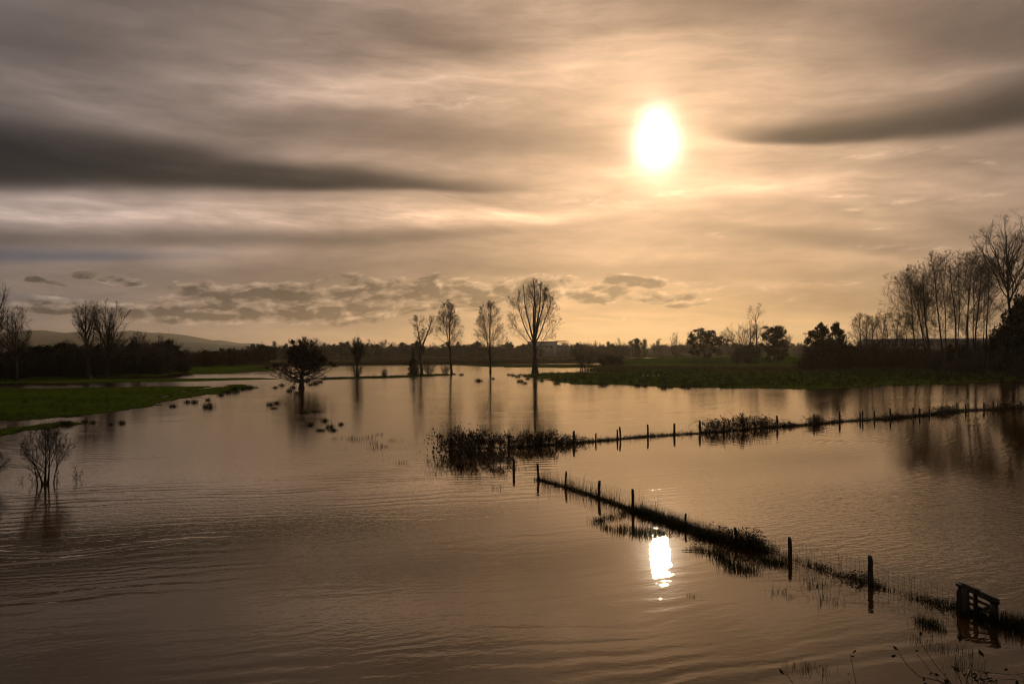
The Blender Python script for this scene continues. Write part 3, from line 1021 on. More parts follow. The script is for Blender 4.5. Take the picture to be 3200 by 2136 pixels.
def bare_tree(name, seed, H, prof, trunk_top, trunk_r, clear, n1, a1, n2, n3, n4, trop=0.10, wob=0.10, a2=(30, 55), lean=(0, 0),
              stems=None, twig=0.010, limb_len=0.75, twig_len=1.0, r_limb=0.45, off=(0, 0), lob=0.0, bare_first=False):
    """leafless tree. prof(h/H) is the crown's half-width in metres. Returns [(part, mesh)]."""
    rng = np.random.default_rng(seed)
    ph = rng.uniform(0, 6.28, 3)

    def inside(P):
        f = P[:, 2] / H
        azm = np.arctan2(P[:, 1], P[:, 0])
        k = 1 + lob * (np.sin(3 * azm + ph[0] + f * 4) * 0.5 + np.sin(5 * azm + ph[1] - f * 9) * 0.5)
        cx = off[0] * H * f; cy = off[1] * H * f
        return np.hypot(P[:, 0] - cx, P[:, 1] - cy) <= prof(f) * k
    tr = MB(); cr = MB()
    if stems is None:
        stems = [((0, 0, 0), (lean[0], lean[1], 1.0), trunk_top * H, trunk_r)]
    st_pts = []; st_r = []
    for (p0, d0, L, r) in stems:
        p = np.array([p0], float); d = norm(np.array([d0], float))
        q = grow(rng, p, d, np.array([L]), 14, 0.03, 0.035)
        st_pts.append(q[0]); st_r.append(r)
        # root flare and taper
        K = q.shape[1]
        tt = np.linspace(0, 1, K)
        rad = r * (1 - 0.78 * tt) + r * 0.55 * np.exp(-tt * 22)
        S = 9
        th = np.arange(S) * 2 * math.pi / S
        ring = np.stack([np.cos(th), np.sin(th), 0 * th], 1)
        lump = 1 + rng.uniform(-0.12, 0.12, (K, S, 1))
        v = q[0][:, None, :] + ring[None] * rad[:, None, None] * lump
        v[0, :, 2] -= 0.6
        i = np.arange(K - 1)[:, None] * S; s = np.arange(S)[None]
        tr.add(v, np.stack([i + s, i + (s + 1) % S, i + S + (s + 1) % S, i + S + s], -1).reshape(-1, 4))
    st = np.stack(st_pts); st_r = np.array(st_r)
    # limbs
    ns = len(stems)
    idx = np.arange(n1) % ns if not bare_first else 1 + np.arange(n1) % (ns - 1)
    t = clear + (1 - clear) * rng.uniform(0, 1, n1)
    p, d = along(st, idx, t)
    azm = np.arange(n1) * 2.39996 + rng.uniform(-0.5, 0.5, n1)
    aa = np.radians(a1[0] + (a1[1] - a1[0]) * (t - clear) / (1 - clear + 1e-6)) * rng.uniform(0.75, 1.25, n1)
    h = np.stack([np.cos(azm), np.sin(azm), 0 * azm], 1)
    d1 = norm(d * np.cos(aa)[:, None] + h * np.sin(aa)[:, None])
    L = H * limb_len * rng.uniform(0.85, 1.1, n1)
    l1 = grow(rng, p, d1, L, 9, trop, wob * 0.7)
    l1, f = clip_env(l1, inside)
    L1 = L * f
    r1 = np.minimum(st_r[idx] * (1 - 0.78 * t) * 0.85, st_r[idx] * r_limb) * (0.45 + 0.55 * np.clip(L1 / (H * 0.4), 0, 1))
    cr.tubes(l1, r1, r1 * 0.16, 5)
    # leaders continue
    m = n1 * n2
    idx2 = np.repeat(np.arange(n1), n2)
    idx2 = idx2[rng.uniform(0, 1, m) < np.clip(L1[idx2] / (0.14 * H), 0.15, 1)]
    m = len(idx2)
    t2 = 0.10 + 0.90 * rng.uniform(0, 1, m) ** 0.75
    p, d = along(l1, idx2, t2)
    d2 = side_dirs(rng, d, np.radians(rng.uniform(a2[0], a2[1], m)))
    L = np.maximum(L1[idx2] * (0.55 - 0.32 * t2) * rng.uniform(0.6, 1.2, m), H * 0.03)
    l2 = grow(rng, p, d2, L, 5, trop * 0.9, wob)
    l2, f = clip_env(l2, inside)
    L2 = L * f
    r2 = np.maximum(r1[idx2] * (1 - 0.8 * t2) * 0.55, twig * 1.3)
    cr.tubes(l2, r2, np.maximum(r2 * 0.25, twig * 0.6), 4)
    m3 = m * n3
    idx3 = np.repeat(np.arange(m), n3)
    t3 = rng.uniform(0.15, 1.0, m3)
    p, d = along(l2, idx3, t3)
    d3 = side_dirs(rng, d, np.radians(rng.uniform(a2[0], a2[1], m3)))
    L = np.maximum(L2[idx3] * rng.uniform(0.25, 0.6, m3), H * 0.018) * twig_len
    l3 = grow(rng, p, d3, L, 3, trop * 0.8, wob * 1.3)
    cr.tubes(l3, np.maximum(r2[idx3] * 0.4, twig), twig * 0.5, 3)
    if n4:
        m4 = m3 * n4
        idx4 = np.repeat(np.arange(m3), n4)
        p, d = along(l3, idx4, rng.uniform(0.2, 1.0, m4))
        d4 = side_dirs(rng, d, np.radians(rng.uniform(20, 60, m4))) + UP * 0.15
        cr.spikes(p, d4, L[idx4] * rng.uniform(0.3, 0.75, m4), twig * 0.8)
    return [('trunk', tr.mesh(name + '_trunk', 'bark', True)), ('crown', cr.mesh(name + '_crown', 'twig'))], (l1, l2, l3)


def leafy_tree(name, seed, H, prof, trunk_top, trunk_r, clear, n1, nclump, nleaf, leaf, mat='dark_leaf', clump_r=0.09, a1=(65, 25), n2=5, off=(0, 0), hollow=0.25, n3=3, n4=0, leaf_from=0.0, twig=0.02):
    """crown of leaf clumps carried on limbs"""
    rng = np.random.default_rng(seed)
    parts, (l1, l2, l3) = bare_tree(name, seed, H, prof, trunk_top, trunk_r, clear, n1, a1, n2, n3, n4, trop=0.05, wob=0.16, lob=0.25, twig=twig, off=off, r_limb=0.25)
    lf = MB()
    # clumps sit on branch ends and on the crown's shell
    ends = np.concatenate([l1[:, -1], l2[:, -1], l2[:, 3]])
    ends = ends[ends[:, 2] >= leaf_from * H]
    c = ends[rng.integers(0, len(ends), nclump)]
    c = c + rng.normal(0, H * 0.035, c.shape)
    cr_ = H * clump_r * rng.uniform(0.5, 1.3, nclump)
    k = rng.integers(0, nclump, nleaf)
    off_ = norm(rng.normal(0, 1, (nleaf, 3))) * (rng.uniform(hollow, 1, nleaf) ** 0.6)[:, None]
    off_[:, 2] *= 0.72
    lf.leaves(rng, c[k] + off_ * cr_[k][:, None], leaf)
    return parts + [('foliage', lf.mesh(name + '_foliage', mat))]


def shrub(name, seed, H, R, stems, n2, n3, n4, leaf_n=0, leaf=0.2, mat='dark_leaf', spread=42, twig=0.012, trop=0.08):
    """many-stemmed bush"""
    rng = np.random.default_rng(seed)
    tr = MB(); cr = MB()
    azm = rng.uniform(0, 6.283, stems)
    an = np.radians(rng.uniform(4, spread, stems))
    d = np.stack([np.cos(azm) * np.sin(an), np.sin(azm) * np.sin(an), np.cos(an)], 1)
    p = np.stack([np.cos(azm), np.sin(azm), 0 * azm], 1) * (rng.uniform(0, 0.28, stems) * R)[:, None]
    p[:, 2] = -0.3
    L = np.minimum(H * 1.08 / np.maximum(np.cos(an), 0.5), H * 1.25) * rng.uniform(0.62, 1.0, stems)
    l1 = grow(rng, p, d, L, 7, trop * 0.5, 0.10)
    l1[:, :, :2] = np.clip(l1[:, :, :2], -R, R)
    r1 = H * 0.012 * rng.uniform(0.7, 1.4, stems)
    tr.tubes(l1, r1, r1 * 0.2, 5)
    i2 = np.repeat(np.arange(stems), n2)
    t2 = rng.uniform(0.15, 1.0, len(i2))
    p, dd = along(l1, i2, t2)
    L2 = L[i2] * (0.5 - 0.3 * t2) * rng.uniform(0.6, 1.2, len(i2))
    l2 = grow(rng, p, side_dirs(rng, dd, np.radians(rng.uniform(20, 55, len(i2)))), L2, 4, trop, 0.14)
    cr.tubes(l2, np.maximum(r1[i2] * 0.4, twig), twig * 0.6, 3)
    i3 = np.repeat(np.arange(len(i2)), n3)
    p, dd = along(l2, i3, rng.uniform(0.15, 1.0, len(i3)))
    L3 = L2[i3] * rng.uniform(0.3, 0.6, len(i3))
    l3 = grow(rng, p, side_dirs(rng, dd, np.radians(rng.uniform(20, 60, len(i3)))), L3, 2, trop, 0.16)
    cr.tubes(l3, twig, twig * 0.45, 3)
    if n4:
        i4 = np.repeat(np.arange(len(i3)), n4)
        p, dd = along(l3, i4, rng.uniform(0.2, 1.0, len(i4)))
        cr.spikes(p, side_dirs(rng, dd, np.radians(rng.uniform(20, 60, len(i4)))), L3[i4] * rng.uniform(0.3, 0.8, len(i4)), twig * 0.7)
    parts = [('stem', tr.mesh(name + '_stems', 'bark')), ('twigs', cr.mesh(name + '_twigs', 'twig'))]
    if leaf_n:
        lf = MB()
        src = l2.reshape(-1, 3)
        c = src[rng.integers(0, len(src), leaf_n)] + rng.normal(0, H * 0.05, (leaf_n, 3))
        c[:, 2] = np.maximum(c[:, 2], 0.05)
        lf.leaves(rng, c, leaf)
        parts.append(('foliage', lf.mesh(name + '_foliage', mat)))
    return parts


def put(name, parts, px, py, label, cat, group=None, rotz=0.0, scale=1.0, z=None):
    p = gp(px, py, 0.0)
    zz = hz(p) - 0.05 if z is None else z
    zz = max(zz, -0.15)
    return thing(name, parts, label, cat, (p[0], p[1], zz), rotz, scale, group)


def metres(px, py_base, py_top):
    p = gp(px, py_base)
    return p[1] * (py_base - py_top) / F


def mpp(px, py):
    return gp(px, py)[1] / F


# --- the flooded row in the middle
H = metres(1668, 1162, 879); k = mpp(1668, 1162)
pr = profile([(0.05, 0.5), (0.2, 30 * k), (0.28, 66 * k), (0.42, 76 * k), (0.55, 84 * k), (0.72, 80 * k), (0.85, 62 * k), (0.95, 38 * k), (1.0, 14 * k)])
stems = [((0, 0, 0), (-0.01, 0, 1), H * 0.40, 1.0)]
for (z0, dx_, dy_, L_, r_) in ((0.30, -0.62, 0.10, 0.50, 0.26), (0.33, -0.34, -0.20, 0.62, 0.32), (0.36, -0.15, 0.22, 0.64, 0.34), (0.37, 0.00, -0.08, 0.64, 0.36),
                               (0.36, 0.17, 0.20, 0.62, 0.33), (0.34, 0.30, -0.24, 0.60, 0.32), (0.31, 0.58, 0.05, 0.50, 0.26), (0.24, -0.85, -0.1, 0.36, 0.17), (0.23, 0.95, 0.1, 0.34, 0.17)):
    stems.append(((-0.01 * H * z0, 0, z0 * H), (dx_, dy_, 1.0), L_ * H, r_))
parts, _ = bare_tree('big_tree', 8, H, pr, 0.40, 1.0, 0.16, 120, (48, 26), 8, 6, 4, trop=0.045, wob=0.13, a2=(24, 55), twig=0.012, limb_len=0.24, r_limb=0.26, lob=0.25, stems=stems, bare_first=True)
put('bare_tree', parts, 1672, 1163, 'largest lone bare tree, thick trunk fanning into many limbs at the flood edge', 'tree')

H = metres(1530, 1163, 942); k = mpp(1530, 1163)
pr = profile([(0.12, 0.6), (0.22, 26 * k), (0.32, 52 * k), (0.45, 56 * k), (0.62, 50 * k), (0.8, 36 * k), (0.93, 20 * k), (1.0, 5 * k)])
stems = [((0, 0, 0), (-0.03, 0, 1), H * 0.97, 0.30), ((-0.008 * H, 0, 0.22 * H), (-0.17, 0.05, 1), H * 0.70, 0.17)]
parts, _ = bare_tree('twin_poplar', 21, H, pr, 0.95, 0.42, 0.12, 74, (58, 24), 9, 6, 4, trop=0.045, wob=0.08, a2=(20, 46), stems=stems, twig=0.012, limb_len=0.42, r_limb=0.2)
put('poplar_tree', parts, 1532, 1163, 'slim bare poplar forking into two stems, standing in open water', 'tree')

H = metres(1405, 1166, 938); k = mpp(1405, 1166)
pr = profile([(0.14, 0.6), (0.24, 40 * k), (0.38, 54 * k), (0.55, 48 * k), (0.75, 36 * k), (0.9, 22 * k), (1.0, 6 * k)])
stems = [((0, 0, 0), (-0.11, 0.02, 1), H * 0.97, 0.32), ((-0.040 * H, 0, 0.38 * H), (-0.16, -0.06, 1), H * 0.50, 0.13)]
parts, _ = bare_tree('poplar', 33, H, pr, 0.97, 0.44, 0.16, 80, (60, 24), 9, 6, 4, trop=0.045, wob=0.08, a2=(20, 46), stems=stems, twig=0.012, limb_len=0.42, off=(-0.06, 0), r_limb=0.2)
put('poplar_tree', parts, 1412, 1166, 'slim bare poplar with one leaning trunk and a full spindle crown, rooted at the waterline', 'tree')

H = metres(1318, 1168, 985); k = mpp(1318, 1168)
rng0 = np.random.default_rng(4)
pr = profile([(0.05, 1.0), (0.3, 26 * k), (0.42, 32 * k), (0.6, 46 * k), (0.8, 52 * k), (1.0, 34 * k)])
stems = [((0, 0, 0), (0.0, 0, 1), H * 0.52, 0.42), ((0.0, 0, 0.46 * H), (0.42, 0.05, 1), H * 0.50, 0.28), ((-0.2, 0, 0.48 * H), (-0.28, 0.0, 1), H * 0.46, 0.22)]
parts, _ = bare_tree('broken_willow', 14, H, pr, 0.5, 0.4, 0.18, 84, (48, 26), 7, 5, 4, trop=0.06, wob=0.13, stems=stems, twig=0.011, limb_len=0.17, r_limb=0.2)
put('willow_tree', parts, 1319, 1168, 'gaunt willow with a split lopsided crown above an ivy-dark trunk', 'tree')
# its dead neighbour: broken stump with stubs
mb = MB(); rr = np.random.default_rng(9)
hs = metres(1290, 1168, 1080)
q = grow(rr, np.array([[0, 0, -0.4]]), np.array([[0.03, 0, 1.0]]), np.array([hs]), 10, 0, 0.05)
mb.tubes(q, 0.85, 0.28, 9, cap=True)
for d, L, r, t in (((-0.75, 0, 0.55), 3.2, 0.2, 0.30), ((0.8, 0.1, 0.45), 2.4, 0.22, 0.86), ((-0.5, 0.3, 0.8), 1.8, 0.16, 0.7), ((0.45, 0.2, 0.9), 2.6, 0.18, 0.95), ((-0.9, -0.1, 0.2), 2.2, 0.16, 0.16)):
    p, _ = along(q, np.array([0]), np.array([t]))
    mb.tubes(grow(rr, p, norm(np.array([d])), np.array([L]), 5, 0.05, 0.12), r, r * 0.4, 6, cap=True)
trunk = mb.mesh('stump_trunk', 'bark', True)
lf = MB(); zc = hs * 0.7 * rr.beta(1.2, 2.2, 1500); cc = np.column_stack([rr.normal(0, 1, 1500) * (0.85 - 0.06 * zc) * rr.uniform(0.5, 1, 1500), rr.normal(0, 0.7, 1500), zc])
lf.leaves(rr, cc, 0.22)
put('tree_stump', [('trunk', trunk), ('ivy', lf.mesh('stump_ivy', 'dark_leaf'))], 1291, 1168, 'broken dead tree stump clad in ivy beside the gaunt willow', 'stump')
sh = shrub('osier', 3, 3.6, 2.2, 26, 7, 4, 2, spread=38)
put('osier_bush', sh, 1340, 1168, 'low spray of bare shoots at the foot of the gaunt willow', 'bush', scale=1.0)
put('osier_bush', sh, 1303, 1169, 'dense dark shoots between the stump and the gaunt willow', 'bush', rotz=1.9, scale=0.95)
put('osier_bush', sh, 1392, 1166, 'drooping thin shoots hanging left of the leaning poplar trunk', 'bush', rotz=2.9, scale=0.75)

H = metres(1115, 1177, 1050); k = mpp(1115, 1177)
pr = profile([(0.22, 0.5), (0.4, 16 * k), (0.55, 22 * k), (0.75, 20 * k), (0.92, 11 * k), (1, 4 * k)])
parts, _ = bare_tree('pollard', 41, H, pr, 0.62, 0.30, 0.35, 36, (30, 12), 8, 6, 4, trop=0.10, wob=0.08, a2=(15, 38), twig=0.015, limb_len=0.55)
put('willow_tree', parts, 1115, 1177, 'small upright bare willow standing alone on the submerged bank', 'tree')
put('osier_bush', sh, 1116, 1177, 'skirt of bare shoots round the foot of the small upright willow', 'bush', rotz=0.7, scale=1.05)
sp = shrub('thin_reeds', 12, 2.3, 2.2, 60, 2, 2, 0, spread=14, twig=0.010)
put('reed_clump', sp, 1200, 1174, 'pale clump of dead reed stems on the submerged bank', 'reeds')

# oak with leaves, wide low crown
H = metres(940, 1214, 1056); k = mpp(940, 1214)
pr = profile([(0.14, 60 * k), (0.20, 92 * k), (0.30, 98 * k), (0.45, 86 * k), (0.58, 68 * k), (0.75, 46 * k), (0.9, 36 * k), (0.97, 30 * k), (1.0, 16 * k)])
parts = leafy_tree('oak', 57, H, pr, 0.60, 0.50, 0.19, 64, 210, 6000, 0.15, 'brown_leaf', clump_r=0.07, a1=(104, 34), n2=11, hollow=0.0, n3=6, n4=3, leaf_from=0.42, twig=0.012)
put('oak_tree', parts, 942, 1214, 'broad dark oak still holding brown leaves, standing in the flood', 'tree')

# willow bushes right of the row
sh2 = shrub('v_willow', 17, 9.0, 6.0, 18, 11, 6, 3, spread=46, twig=0.016)
put('willow_bush', sh2, 1828, 1155, 'wide V-shaped bare willow bush at the water margin', 'bush', scale=metres(1828, 1155, 1074) / 9.0)
dsh = shrub('dense_bush', 19, 4.0, 3.0, 30, 8, 4, 2, 3500, 0.16, 'dark_leaf', spread=55)
put('dense_bush', dsh, 1925, 1152, 'small rounded dark bush beside the V-shaped willow', 'bush', scale=metres(1925, 1152, 1119) / 4.0)
put('dense_bush', shrub('brown_bush', 23, 4.0, 3.0, 34, 8, 4, 2, 2600, 0.15, 'brown_leaf', spread=45), 1890, 1151, 'brownish bush between the V-shaped willow and the dark bush', 'bush', scale=metres(1890, 1151, 1110) / 4.0)

# --- left side: two tall trees in front of the wood, and their neighbours
H = metres(268, 1186, 948); k = mpp(268, 1186)
pr = profile([(0.22, 0.6), (0.32, 22 * k), (0.5, 26 * k), (0.7, 42 * k), (0.88, 38 * k), (1.0, 20 * k)])
parts, _ = bare_tree('left_tall', 61, H, pr, 0.66, 0.50, 0.34, 30, (46, 20), 11, 7, 4, trop=0.05, wob=0.13, a2=(24, 52), twig=0.012, limb_len=0.55, off=(-0.03, 0), r_limb=0.25)
put('bare_tree', parts, 278, 1186, 'narrow tall bare tree with a leaning limb, in front of the dark wood', 'tree')
H = metres(325, 1182, 948); k = mpp(325, 1182)
pr = profile([(0.2, 0.6), (0.32, 40 * k), (0.5, 52 * k), (0.68, 56 * k), (0.85, 48 * k), (0.95, 32 * k), (1.0, 16 * k)])
parts, _ = bare_tree('left_fan', 67, H, pr, 0.46, 0.60, 0.36, 24, (54, 12), 13, 7, 4, trop=0.055, wob=0.11, a2=(22, 50), twig=0.012, limb_len=0.72, lob=0.35, r_limb=0.25)
put('bare_tree', parts, 332, 1182, 'tall bare tree with a lobed fan crown, beside the narrow one by the wood', 'tree')
H = metres(50, 1192, 966); k = mpp(50, 1192)
pr = profile([(0.2, 0.6), (0.4, 40 * k), (0.6, 50 * k), (0.85, 46 * k), (1.0, 22 * k)])
parts_r, _ = bare_tree('left_round', 71, H, pr, 0.45, 0.42, 0.45, 16, (45, 18), 12, 7, 4, trop=0.05, wob=0.13, twig=0.017, limb_len=0.6, lob=0.3)
put('bare_tree', parts_r, 52, 1192, 'bare tree with a broad twiggy crown above the dark wood edge', 'tree')
H = metres(-40, 1194, 872); k = mpp(-40, 1194)
pr = profile([(0.2, 0.6), (0.4, 44 * k), (0.7, 52 * k), (0.9, 40 * k), (1.0, 18 * k)])
parts, _ = bare_tree('left_edge', 73, H, pr, 0.6, 0.5, 0.40, 18, (40, 18), 11, 7, 3, trop=0.07, wob=0.11, twig=0.017, limb_len=0.6, lob=0.3)
put('bare_tree', parts, -36, 1194, 'tallest bare tree at the near end of the dark wood', 'tree')

# kinds used many times in the woods and far hedges (10 m high, scaled to size)
pr10 = profile([(0.12, 0.4), (0.3, 2.9), (0.55, 3.8), (0.8, 3.2), (0.95, 1.7), (1.0, 0.8)])
K_BARE = [bare_tree('wood_bare_%d' % i, 80 + i, 10, pr10, 0.55, 0.20, 0.22, 18, (55, 18), 9, 6, 3, trop=0.06, wob=0.13, twig=0.014, limb_len=0.6, lob=0.4)[0] for i in range(3)]
pr_p = profile([(0.12, 0.3), (0.3, 1.5), (0.55, 2.1), (0.8, 1.7), (0.95, 0.9), (1.0, 0.3)])
K_POP = [bare_tree('wood_slim_%d' % i, 90 + i, 10, pr_p, 0.9, 0.18, 0.2, 34, (35, 14), 7, 5, 3, trop=0.08, wob=0.09, twig=0.014, limb_len=0.45)[0] for i in range(2)]
K_BUSH = [shrub('wood_bush_%d' % i, 95 + i, 6.0, 4.2, 30, 8, 4, 2, 2400, 0.20, ('brown_leaf', 'dark_leaf', 'brown_leaf')[i], spread=48, twig=0.016) for i in range(3)]
pr_l = profile([(0.06, 0.6), (0.2, 3.6), (0.45, 4.3), (0.7, 3.6), (0.9, 2.1), (1.0, 0.9)])
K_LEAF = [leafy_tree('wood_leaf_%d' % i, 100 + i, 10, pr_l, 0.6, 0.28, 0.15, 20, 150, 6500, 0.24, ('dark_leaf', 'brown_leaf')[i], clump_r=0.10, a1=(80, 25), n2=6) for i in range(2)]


def scatter_wood(rng, line, n, kinds, hpx, label, cat, group, name, jitter_px=6, rows=1, deepen=0.0, base_h=None):
    """trees along a line of ground pixels; hpx: (low, high) height in photo pixels at that distance"""
    px = np.array([p[0] for p in line], float); py = np.array([p[1] for p in line], float)
    for i in range(n):
        f = (i + rng.uniform(0.1, 0.9)) / n
        x = px[0] + (px[-1] - px[0]) * f
        y = np.interp(x, px, py)
        p = gp(x, y)
        kpm = p[1] / F
        dd = rng.uniform(0, deepen)
        q = p * (1 + dd / max(p[1], 1))
        parts, h0 = kinds[rng.integers(len(kinds))]
        hm = rng.uniform(*hpx) * kpm
        s = hm / h0
        thing(name, parts, label, cat, (q[0], q[1], max(hz(q), 0) - 0.1), rng.uniform(0, 6.28), (s * rng.uniform(0.9, 1.25), s * rng.uniform(0.9, 1.25), s), group)


rw = np.random.default_rng(77)
KB = [(k_, 10.0) for k_ in K_BARE]; KP = [(k_, 10.0) for k_ in K_POP]; KS = [(k_, 6.4) for k_ in K_BUSH]; KL = [(k_, 10.0) for k_ in K_LEAF]
edge = [(-260, 1199), (0, 1190), (200, 1187), (330, 1181), (470, 1174), (590, 1164)]
scatter_wood(rw, edge, 46, KS, (45, 82), 'dense dark bush massed along the foot of the wood', 'bush', 'bushes along the dark wood', 'wood_bush', deepen=14)
scatter_wood(rw, [(-260, 1196), (0, 1188), (330, 1179), (520, 1167)], 24, KL + KS[:1], (74, 102), 'dark leafy tree filling the body of the wood', 'tree', 'leafy trees of the dark wood', 'wood_tree', deepen=30)
scatter_wood(rw, [(-200, 1197), (0, 1189), (330, 1180), (560, 1164)], 20, KB + KP[:1], (90, 128), 'thin bare tree with its twigs showing above the wood', 'tree', 'bare trees of the dark wood', 'bare_wood_tree', deepen=40)
scatter_wood(rw, [(540, 1160), (700, 1150), (850, 1140)], 30, KS + KL + KB[:1], (38, 60), 'dark scrub tree in the receding end of the wood', 'tree', 'scrub trees at the far end of the wood', 'scrub_tree', deepen=60)
for x, y, tp, kk, lab in ((432, 1177, 1040, 0, 'round-headed bare tree standing clear of the wood edge by the grass'), (509, 1172, 1050, 1, 'slighter bare tree at the wood edge, next along from the round-headed one')):
    s = metres(x, y, tp) / 10.0
    put('bare_tree', K_BARE[kk], x, y, lab, 'tree', scale=(s * 0.9, s * 0.9, s), rotz=x)

# --- far tree line behind the floods
scatter_wood(rw, [(780, 1119), (1000, 1119), (1500, 1117), (1960, 1114)], 110, KS + KL, (24, 42), 'low brown tree in the far hedge beyond the flood', 'tree', 'low trees of the far tree line', 'hedge_tree', deepen=60)
scatter_wood(rw, [(820, 1118), (1500, 1116), (2080, 1111)], 30, KB + KP + KL, (34, 52), 'bare tree standing up out of the far hedge line', 'tree', 'taller trees of the far tree line', 'far_tree', deepen=120)
for x, y, tp, kind, wx, lab in (
        (984, 1122, 1061, K_BARE[0], 1.15, 'round bare tree half behind the leafy oak'),
        (1088, 1120, 1072, K_POP[1], 1.0, 'thin upright bare tree left of the small willow on the far hedge'),
        (1158, 1120, 1064, K_BARE[1], 1.05, 'broad bare tree on the far hedge right of the small willow'),
        (1202, 1119, 1063, K_BARE[2], 0.75, 'lollipop-shaped bare tree on the far hedge, next to the broad one'),
        (1490, 1119, 1073, K_LEAF[1], 1.1, 'rounded dark tree on the far hedge between the two poplars'),
        (1938, 1134, 1057, K_BARE[1], 0.85, 'twiggy bare tree behind the small dark bush'),
        (1996, 1138, 1062, K_BARE[2], 1.0, 'bare tree with a dense round head at the end of the grassy levee'),
        (2016, 1131, 1058, K_POP[0], 0.9, 'slim bare tree rising behind the dense round-headed one'),
        (2062, 1122, 1078, K_BARE[0], 1.0, 'low bare tree at the start of the levee below the floodlight mast')):
    s = metres(x, y, tp) / 10.0
    put('bare_tree', kind, x, y, lab, 'tree', scale=(s * wx, s * wx, s), rotz=x * 0.7)

# --- trees on and behind the levee
def levee_put(parts, x, py_base, py_top, h0, depth, lab, name='bare_tree', wx=1.0, rot=0.0, cat='tree', group=None):
    p = dp(x, py_base, depth)
    z = hz(p)
    top = dp(x, py_top, depth)[2]
    s = (top - z) / h0
    return thing(name, parts, lab, cat, (p[0], p[1], z - 0.1), rot, (s * wx, s * wx, s), group)


levee_put(K_BARE[1], 2115, 1112, 1040, 10, 380, 'small umbrella-headed bare tree alone between floodlight mast and oak', wx=0.72, rot=1.0)
k = 330 / F
pr = profile([(0.08, 0.6), (0.22, 50 * k), (0.4, 66 * k), (0.6, 64 * k), (0.8, 44 * k), (0.93, 30 * k), (1.0, 14 * k)])
parts = leafy_tree('levee_oak', 120, 12.0, pr, 0.55, 0.7, 0.2, 22, 190, 9000, 0.24, 'dark_leaf', clump_r=0.10, a1=(75, 25), n2=7, hollow=0.0)
levee_put(parts, 2203, 1120, 1031, 12.0, 330, 'spreading dark evergreen oak with gaps in its crown, on the levee', 'oak_tree')
pr = profile([(0.1, 0.5), (0.3, 3.6), (0.55, 4.6), (0.75, 5.0), (0.9, 4.2), (1.0, 2.6)])
parts, _ = bare_tree('levee_tall', 124, 21.0, pr, 0.62, 0.42, 0.30, 18, (48, 22), 9, 6, 4, trop=0.04, wob=0.17, stems=[((0, 0, 0), (0.03, 0, 1), 17.5, 0.36), ((-2.2, 0, 0), (-0.03, 0, 1), 15.0, 0.30)], twig=0.016, limb_len=0.3, lob=0.4)
levee_put(parts, 2368, 1118, 950, 21.0, 330, 'tallest bare crooked tree on the levee, two stems behind the dark bushes', rot=0.1)
pr = profile([(0.1, 0.5), (0.35, 6.0), (0.6, 7.6), (0.85, 5.2), (1.0, 2.2)])
parts, _ = bare_tree('levee_spread', 126, 14.5, pr, 0.35, 0.40, 0.4, 13, (60, 25), 12, 7, 4, trop=0.03, wob=0.17, twig=0.016, limb_len=0.7, lob=0.4)
levee_put(parts, 2308, 1118, 1004, 14.5, 335, 'spreading bare tree left of the tallest crooked one on the levee')
pr = profile([(0.04, 2.5), (0.3, 4.4), (0.6, 4.6), (0.85, 3.2), (1.0, 1.4)])
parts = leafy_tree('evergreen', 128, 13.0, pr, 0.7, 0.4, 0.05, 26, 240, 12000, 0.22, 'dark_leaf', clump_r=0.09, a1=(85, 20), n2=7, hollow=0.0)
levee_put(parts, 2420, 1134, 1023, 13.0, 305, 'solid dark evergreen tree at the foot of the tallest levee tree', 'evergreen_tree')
levee_put(K_BUSH[1], 2345, 1146, 1072, 6.3, 292, 'large dark rounded bush in front of the levee trees', 'dense_bush', wx=0.95, cat='bush')
levee_put(K_BUSH[0], 2300, 1146, 1095, 6.3, 292, 'smaller brown bush left of the large rounded levee bush', 'dense_bush', wx=1.0, cat='bush', rot=2)
levee_put(K_BARE[0], 2452, 1118, 1040, 10, 340, 'wispy bare tree just right of the solid evergreen', wx=0.9, rot=2.2)
scatter_wood(rw, [(2420, 1107), (2700, 1106), (3300, 1102)], 34, KS + KL, (22, 40), 'low tree in the hedge across the field behind the levee', 'tree', 'hedge behind the levee', 'hedge_tree', deepen=60)
scatter_wood(rw, [(2040, 1109), (2420, 1107)], 34, KS + KL, (20, 36), 'low tree in the hedge seen past the levee oak', 'tree', 'hedge beyond the levee oak', 'hedge_tree', deepen=60)

# --- right bank: alders, poplar clump, tall edge tree, dark evergreens
for i, (x, y, tp, kind, h0, wx) in enumerate(((2560, 1160, 1032, K_LEAF[1], 10, 0.75), (2610, 1162, 1030, K_LEAF[1], 10, 0.6), (2585, 1164, 1060, K_BUSH[0], 6.3, 0.9),
                                              (2640, 1164, 1075, K_BUSH[2], 6.3, 0.9), (2540, 1163, 1085, K_BUSH[0], 6.3, 0.8))):
    lab = ('leafy brown alder at the start of the right-hand wood', 'second leafy brown alder in from the start of the right-hand wood', 'brown bush under the leafy alders',
           'rounded brown bush between the leafy alders and bare alders', 'outermost low bush at the start of the right-hand wood')[i]
    p = gp(x, y); s = metres(x, y, tp) / h0
    put('alder_tree' if h0 == 10 else 'dense_bush', kind, x, y, lab, 'tree' if h0 == 10 else 'bush', scale=(s * wx, s * wx, s), rotz=i * 1.3)
k = mpp(2720, 1166)
